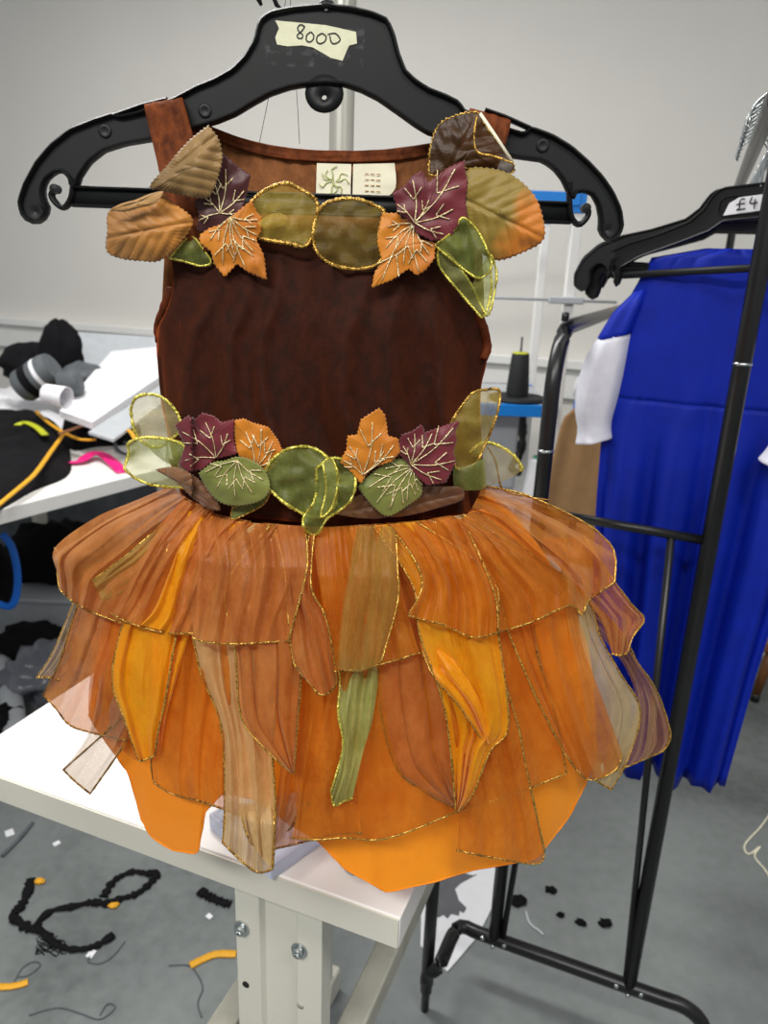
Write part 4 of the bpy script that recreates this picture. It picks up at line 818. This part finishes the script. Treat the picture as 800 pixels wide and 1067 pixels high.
pk = MB().tube(smooth3(onz([(72, 482), (84, 480), (97, 472), (108, 474), (118, 482), (128, 492)], [LZ+.004, LZ+.012, LZ+.02, LZ+.02, LZ+.012, LZ+.004]), 30), .018, .0025, up=EZ, n=10).build('pink_ribbon', K['pink'])
tag(pk, 'bright pink ribbon on the front edge of the cutting table', 'ribbon')
def slab(name, pts, z, th, mat, label, cat, zz=None):
    P = [atz(x, y, (zz[i] if zz else z)) for i, (x, y) in enumerate(pts)]
    return tag(MB().prism(P, EZ*-th).build(name, mat, smooth=False), label, cat)
def slabY(name, pts, th, mat, label, cat):
    return tag(MB().prism([at(x, y, Y) for x, y, Y in pts], EZ*-th).build(name, mat, smooth=False), label, cat)
slabY('paper_stack', [(62, 428, 2.30), (96, 440, 2.2), (176, 386, 2.62), (176, 360, 2.85), (116, 366, 2.85)], .022, K['paper'], 'stack of white paper sheets tilted on the cutting table', 'paper')
slabY('paper_sheet', [(92, 450, 2.16), (118, 458, 2.12), (182, 410, 2.5), (178, 394, 2.6)], .008, K['lgrey'], 'pale grey sheets lying under the white paper stack', 'paper')
o1 = heap([(-30, 450), (20, 440), (70, 448), (80, 430), (60, 412), (0, 408), (-40, 420)], LZ, .05, 12, .5, 16).build('tissue_sheet', K['paper']); tag(o1, 'crumpled pale tissue sheets between the black garment and grey roll', 'tissue')
def blob_at(px, py, Y, rx, rz, seed, mat, name, label, cat, amp=.35, ry=None, freq=9):
    return tag(blob(MB(), at(px, py, Y), rx, ry or rx, rz, seed, amp).build(name, mat), label, cat)
bt = thing('black_bag', at(50, 390, 2.75), 'black cloth bag slumped against the wall on the cutting table', 'bag')
blob(MB(), at(38, 380, 2.75), .125, .10, .085, 21, .22).build('bag_body', K['blackc'], bt)
blob(MB(), at(64, 366, 2.72), .075, .06, .105, 25, .22).build('bag_top', K['blackc'], bt)
r0 = at(22, 404, 2.45); r1 = at(56, 382, 2.45)
rl = thing('grey_roll', r0, 'grey cylindrical roll with white label in front of the black bag', 'roll')
axr = (r1-r0).normalized()
MB().lathe(r0, [(0, 0), (.05, 0), (.056, .01), (.056, .115), (.05, .135), (0, .135)], 24, axr).build('roll_body', K['greyc'], rl, auto=40)
MB().lathe(r0, [(.0568, .035), (.0568, .065)], 24, axr).build('roll_band', K['blackc'], rl)
MB().lathe(r0, [(.0566, .085), (.0566, .10)], 24, axr).build('roll_label', K['paper'], rl)
r2 = tag(MB().lathe(at(62, 402, 2.4), [(0, 0), (.034, 0), (.04, .008), (.04, .06), (.03, .07), (0, .07)], 22, Vector((1, .2, .25))).build('grey_spool', K['greyc'], auto=40), 'short dark grey spool behind the white cup', 'spool')
r3 = thing('paper_cup', at(48, 412, 2.2), 'white paper cup lying on its side before the grey spool', 'cup')
MB().lathe(at(48, 410, 2.2), [(0, .002), (.029, 0), (.033, .07), (.030, .0695), (.027, .004), (0, .005)], 24, Vector((1, -.25, -.12))).build('cup_body', K['paper'], r3, auto=40)
tag(blob(MB(), at(88, 390, 2.68), .075, .06, .045, 31, .35).build('grey_hose_bundle', K['greyc']), 'dark grey bundle with yellow mark left of the paper stack', 'bundle')
slabY('wall_folder', [(82, 346, 3.0), (176, 352, 2.95), (176, 392, 2.85), (82, 392, 2.85)], .01, K['lgrey'], 'pale folder standing behind the white paper stack', 'folder')
# ------------------------------------------------------------------ under the left table
bb = thing('blue_backpack', atz(-5, 660, 0), 'black bag with a bright blue curved band under the cutting table', 'bag')
blob(MB(), at(-12, 600, 2.2)+EZ*.0, .085, .09, .115, 41, .15).build('bag_body', K['blackc'], bb)
q_ = [at(x, y, 2.09) for x, y in ((2, 556), (12, 570), (18, 595), (17, 620), (10, 632), (-4, 628))]
MB().tube(smooth3(q_, 30), .012, .008, up=(0, 1, 0), n=10).build('blue_band', K['sblue'], bb)
crt = thing('storage_crate', atz(20, 660, 0), 'grey storage crate standing under the cutting table', 'crate')
cq = atz(10, 668, 0); zz_ = .16
MB().box(cq+Vector((0, .22, .08)), Vector((.40, 0, 0)), Vector((0, .2, 0)), EZ*.08).build('crate_body', K['lgrey'], crt, bevel=.01)
MB().box(cq+Vector((0, .22, .165)), Vector((.415, 0, 0)), Vector((0, .215, 0)), EZ*.008).build('crate_rim', K['lgrey'], crt, bevel=.004)
tag(blob(MB(), cq+Vector((.13, .2, .29)), .20, .13, .13, 43, .4).build('black_sack', K['blackc']), 'black sack lying on the grey storage crate', 'sack')
tag(blob(MB(), atz(35, 690, 0)+EZ*.06, .17, .1, .075, 47, .4).build('black_sack', K['blackc']), 'black sack on the floor in front of the crate', 'sack')
tag(blob(MB(), atz(34, 745, 0)+Vector((-.02, .12, .07)), .12, .12, .085, 51, .6).build('polythene_bag', K['poly']), 'crumpled grey polythene bag on the floor by the table edge', 'bag')
tag(MB().tube(smooth3([atz(0, 690, .05), atz(10, 720, .05), atz(15, 760, .05), atz(18, 800, .05)], 20), .035, n=14).build('grey_tube', K['lgrey']), 'pale grey tube on the floor left of the polythene bag', 'tube')
tag(blob(MB(), atz(2, 770, 0)+EZ*.045, .07, .08, .055, 55, .4).build('black_pouch', K['blackc']), 'small black pouch beside the grey tube', 'pouch')
# boards behind, under the table
brd = MB().box(atz(60, 600, 0)+Vector((-.1, .25, .32)), Vector((.5, 0, 0)), Vector((0, .012, 0)), EZ*.32).build('storage_board', K['greyc'], smooth=False); tag(brd, 'dark grey board leaning under the cutting table behind the crate', 'board')
# ------------------------------------------------------------------ floor scraps
def strip(name, pts, w_, h_, mat, label, cat, jit=.4, group=None, n=50):
    o = MB().tube(smooth3([atz(x, y, h_) for x, y in pts], n), w_, h_, up=EZ, n=8, jit=jit).build(name, mat); return tag(o, label, cat, group)
strip('elastic_scrap', [(32, 916), (28, 932), (20, 946), (12, 954), (22, 962), (34, 969), (42, 968)], .010, .004, K['blackc'], 'short black fabric scrap with yellow tip on the grey floor', 'scrap')
strip('elastic_scrap', [(108, 934), (118, 918), (132, 910), (142, 908), (152, 910), (164, 910), (152, 924), (140, 932), (126, 936), (112, 941), (94, 940), (78, 944), (56, 948), (44, 956), (38, 966), (48, 974), (58, 984), (76, 989), (98, 986), (118, 974)], .009, .004, K['blackc'], 'long looping black fabric scrap on the grey floor', 'scrap', n=120)
tag(blob(MB(), atz(41, 918, .004), .012, .009, .004, 3, .4).build('yellow_fluff', K['yel']), 'yellow fluff on the tip of the short black scrap', 'fluff')
tag(blob(MB(), atz(118, 943, .004), .012, .009, .004, 5, .4).build('yellow_fluff', K['yel']), 'yellow fluff in the middle of the long black scrap', 'fluff')
strip('yellow_ribbon_scrap', [(198, 1006), (212, 999), (226, 994), (246, 994)], .009, .0025, K['yel'], 'yellow ribbon scrap beside the table leg', 'scrap', .1)
strip('yellow_ribbon_scrap', [(-8, 1028), (8, 1028), (20, 1026), (29, 1023)], .008, .0025, K['yel'], 'yellow ribbon scrap at the lower left floor edge', 'scrap', .1)
strip('dark_scrap', [(208, 928), (218, 934), (232, 940), (240, 942)], .011, .004, K['blackc'], 'small dark scrap on floor under the table edge', 'scrap')
strip('thread_end', [(176, 1006), (196, 1006), (206, 1016), (211, 1030), (206, 1045), (210, 1060)], .0016, .0015, K['greyc'], 'grey thread curling below the yellow ribbon scrap', 'thread', 0)
strip('thread_end', [(130, 981), (118, 996), (104, 1004), (92, 1002), (94, 996)], .0013, .0015, K['greyc'], 'grey thread curl beside the white paper tag', 'thread', 0)
strip('thread_end', [(30, 1058), (60, 1050), (84, 1056), (104, 1062), (120, 1050), (112, 1046), (104, 1058)], .0014, .0015, K['greyc'], 'long grey thread loop at the bottom of the floor', 'thread', 0)
strip('thread_end', [(14, 1024), (24, 1008), (36, 1002), (42, 1006), (30, 1016), (18, 1018)], .0013, .0015, K['greyc'], 'grey thread loop above the lower left yellow scrap', 'thread', 0)
strip('cord_offcut', [(34, 857), (20, 874), (2, 892)], .005, .004, K['greyc'], 'dark cord lying on floor near the table edge', 'cord', .1)
fz = MB()
for k in range(7):
    ps = [(46+random.uniform(-10, 22), 980+random.uniform(-6, 18)) for _ in range(5)]; fz.tube(smooth3([atz(x, y, .002) for x, y in ps], 24), .0009, n=5)
tag(fz.build('thread_tangle', K['blackc']), 'tangle of loose black thread below the looping scrap', 'thread', kind='stuff')
def chip(x, y, s, mat, name, label, cat):
    p_ = atz(x, y, .0008); a = random.random()*3; X = Vector((cos(a), sin(a), 0))*s; Y_ = Vector((-sin(a), cos(a), 0))*s*.8
    return tag(MB().box(p_+EZ*.0006, X, Y_, EZ*.0008).build(name, mat, smooth=False), label, cat)
chip(95, 994, .009, K['paper'], 'paper_tag', 'small white paper tag beside the black scrap', 'tag')
chip(59, 879, .008, K['paper'], 'paper_scrap', 'tiny white paper scrap on floor below table edge', 'scrap')
chip(10, 868, .012, K['paper'], 'paper_scrap', 'white paper scrap at left edge of floor', 'scrap')
chip(218, 955, .007, K['paper'], 'paper_scrap', 'pale paper scrap near the table leg', 'scrap')
# printed fabric sheet on the floor behind the table
pp = [(440, 905), (512, 880), (520, 930), (498, 975), (466, 1012), (438, 985)]
sh = thing('printed_sheet', atz(475, 950, 0), 'white sheet with a grey clawed paw print on the floor under the rack', 'sheet')
MB().prism([atz(x, y, .004) for x, y in pp], EZ*-.003).build('sheet', K['paper'], sh, smooth=False)
paw = [(452, 915), (470, 905), (492, 912), (497, 911), (480, 920), (474, 926), (478, 938), (486, 946), (483, 951), (479, 949), (478, 954), (470, 952), (466, 957), (462, 953), (456, 956), (452, 948), (450, 930)]
MB().prism([atz(x, y, .0052) for x, y in paw], EZ*-.001).build('paw_print', K['printg'], sh, smooth=False)
for x, y, s, k in ((584, 953, .009, 'a dark fluff speck on floor under the rack'), (605, 961, .012, 'dark fabric fluff right of the speck under the rack'), (631, 962, .016, 'dark fluff clump nearest the right rack post'), (573, 927, .014, 'dark fluff clump behind the rack base bar'), (538, 938, .022, 'larger black fluff behind the left rack post')):
    tag(blob(MB(), atz(x, y, .004), s, s*.7, .005, int(x), .6, n=16).build('floor_fluff', K['blackc']), k.replace('a dark', 'tiny dark'), 'fluff')
strip('thread_end', [(548, 950), (552, 962), (562, 970), (566, 974)], .003, .002, K['lgrey'], 'pale thread curl on floor behind the rack base', 'thread', .2)
strip('thread_end', [(802, 848), (792, 862), (776, 880), (780, 890), (792, 882), (786, 892), (796, 905), (802, 914)], .0022, .002, K['cream'], 'long cream thread on the floor at the right edge', 'thread', .1, n=70)
# ------------------------------------------------------------------ wooden stool at the right
wq = atz(808, 735, 0)
st = thing('wooden_stool', wq, 'low brown wooden stool with black feet standing behind the blue dresses', 'stool')
MB().box(wq+EZ*.22+Vector((.13, .1, 0)), E1*.17, E2*.17, EZ*.018).build('seat', K['wood'], st, bevel=.006)
for a, b in ((-1, -1), (1, -1), (-1, 1), (1, 1)):
    q = wq+Vector((.13, .1, 0))+E1*(.13*a)+E2*(.14*b)
    MB().tube([q+EZ*.21, q+E1*(.02*a)+EZ*.03], lambda s: .018-.004*s, n=12).build('leg', K['wood'], st)
    MB().tube([q+E1*(.02*a)+EZ*.03, q+E1*(.021*a)], .015, n=12).build('foot', K['blackm'], st)
for z, b in ((.12, -1), (.15, 1)): MB().tube([wq+Vector((.13, .1, z))+E1*-.13+E2*(.14*b), wq+Vector((.13, .1, z))+E1*.13+E2*(.14*b)], .012, n=10).build('stretcher', K['wood'], st)
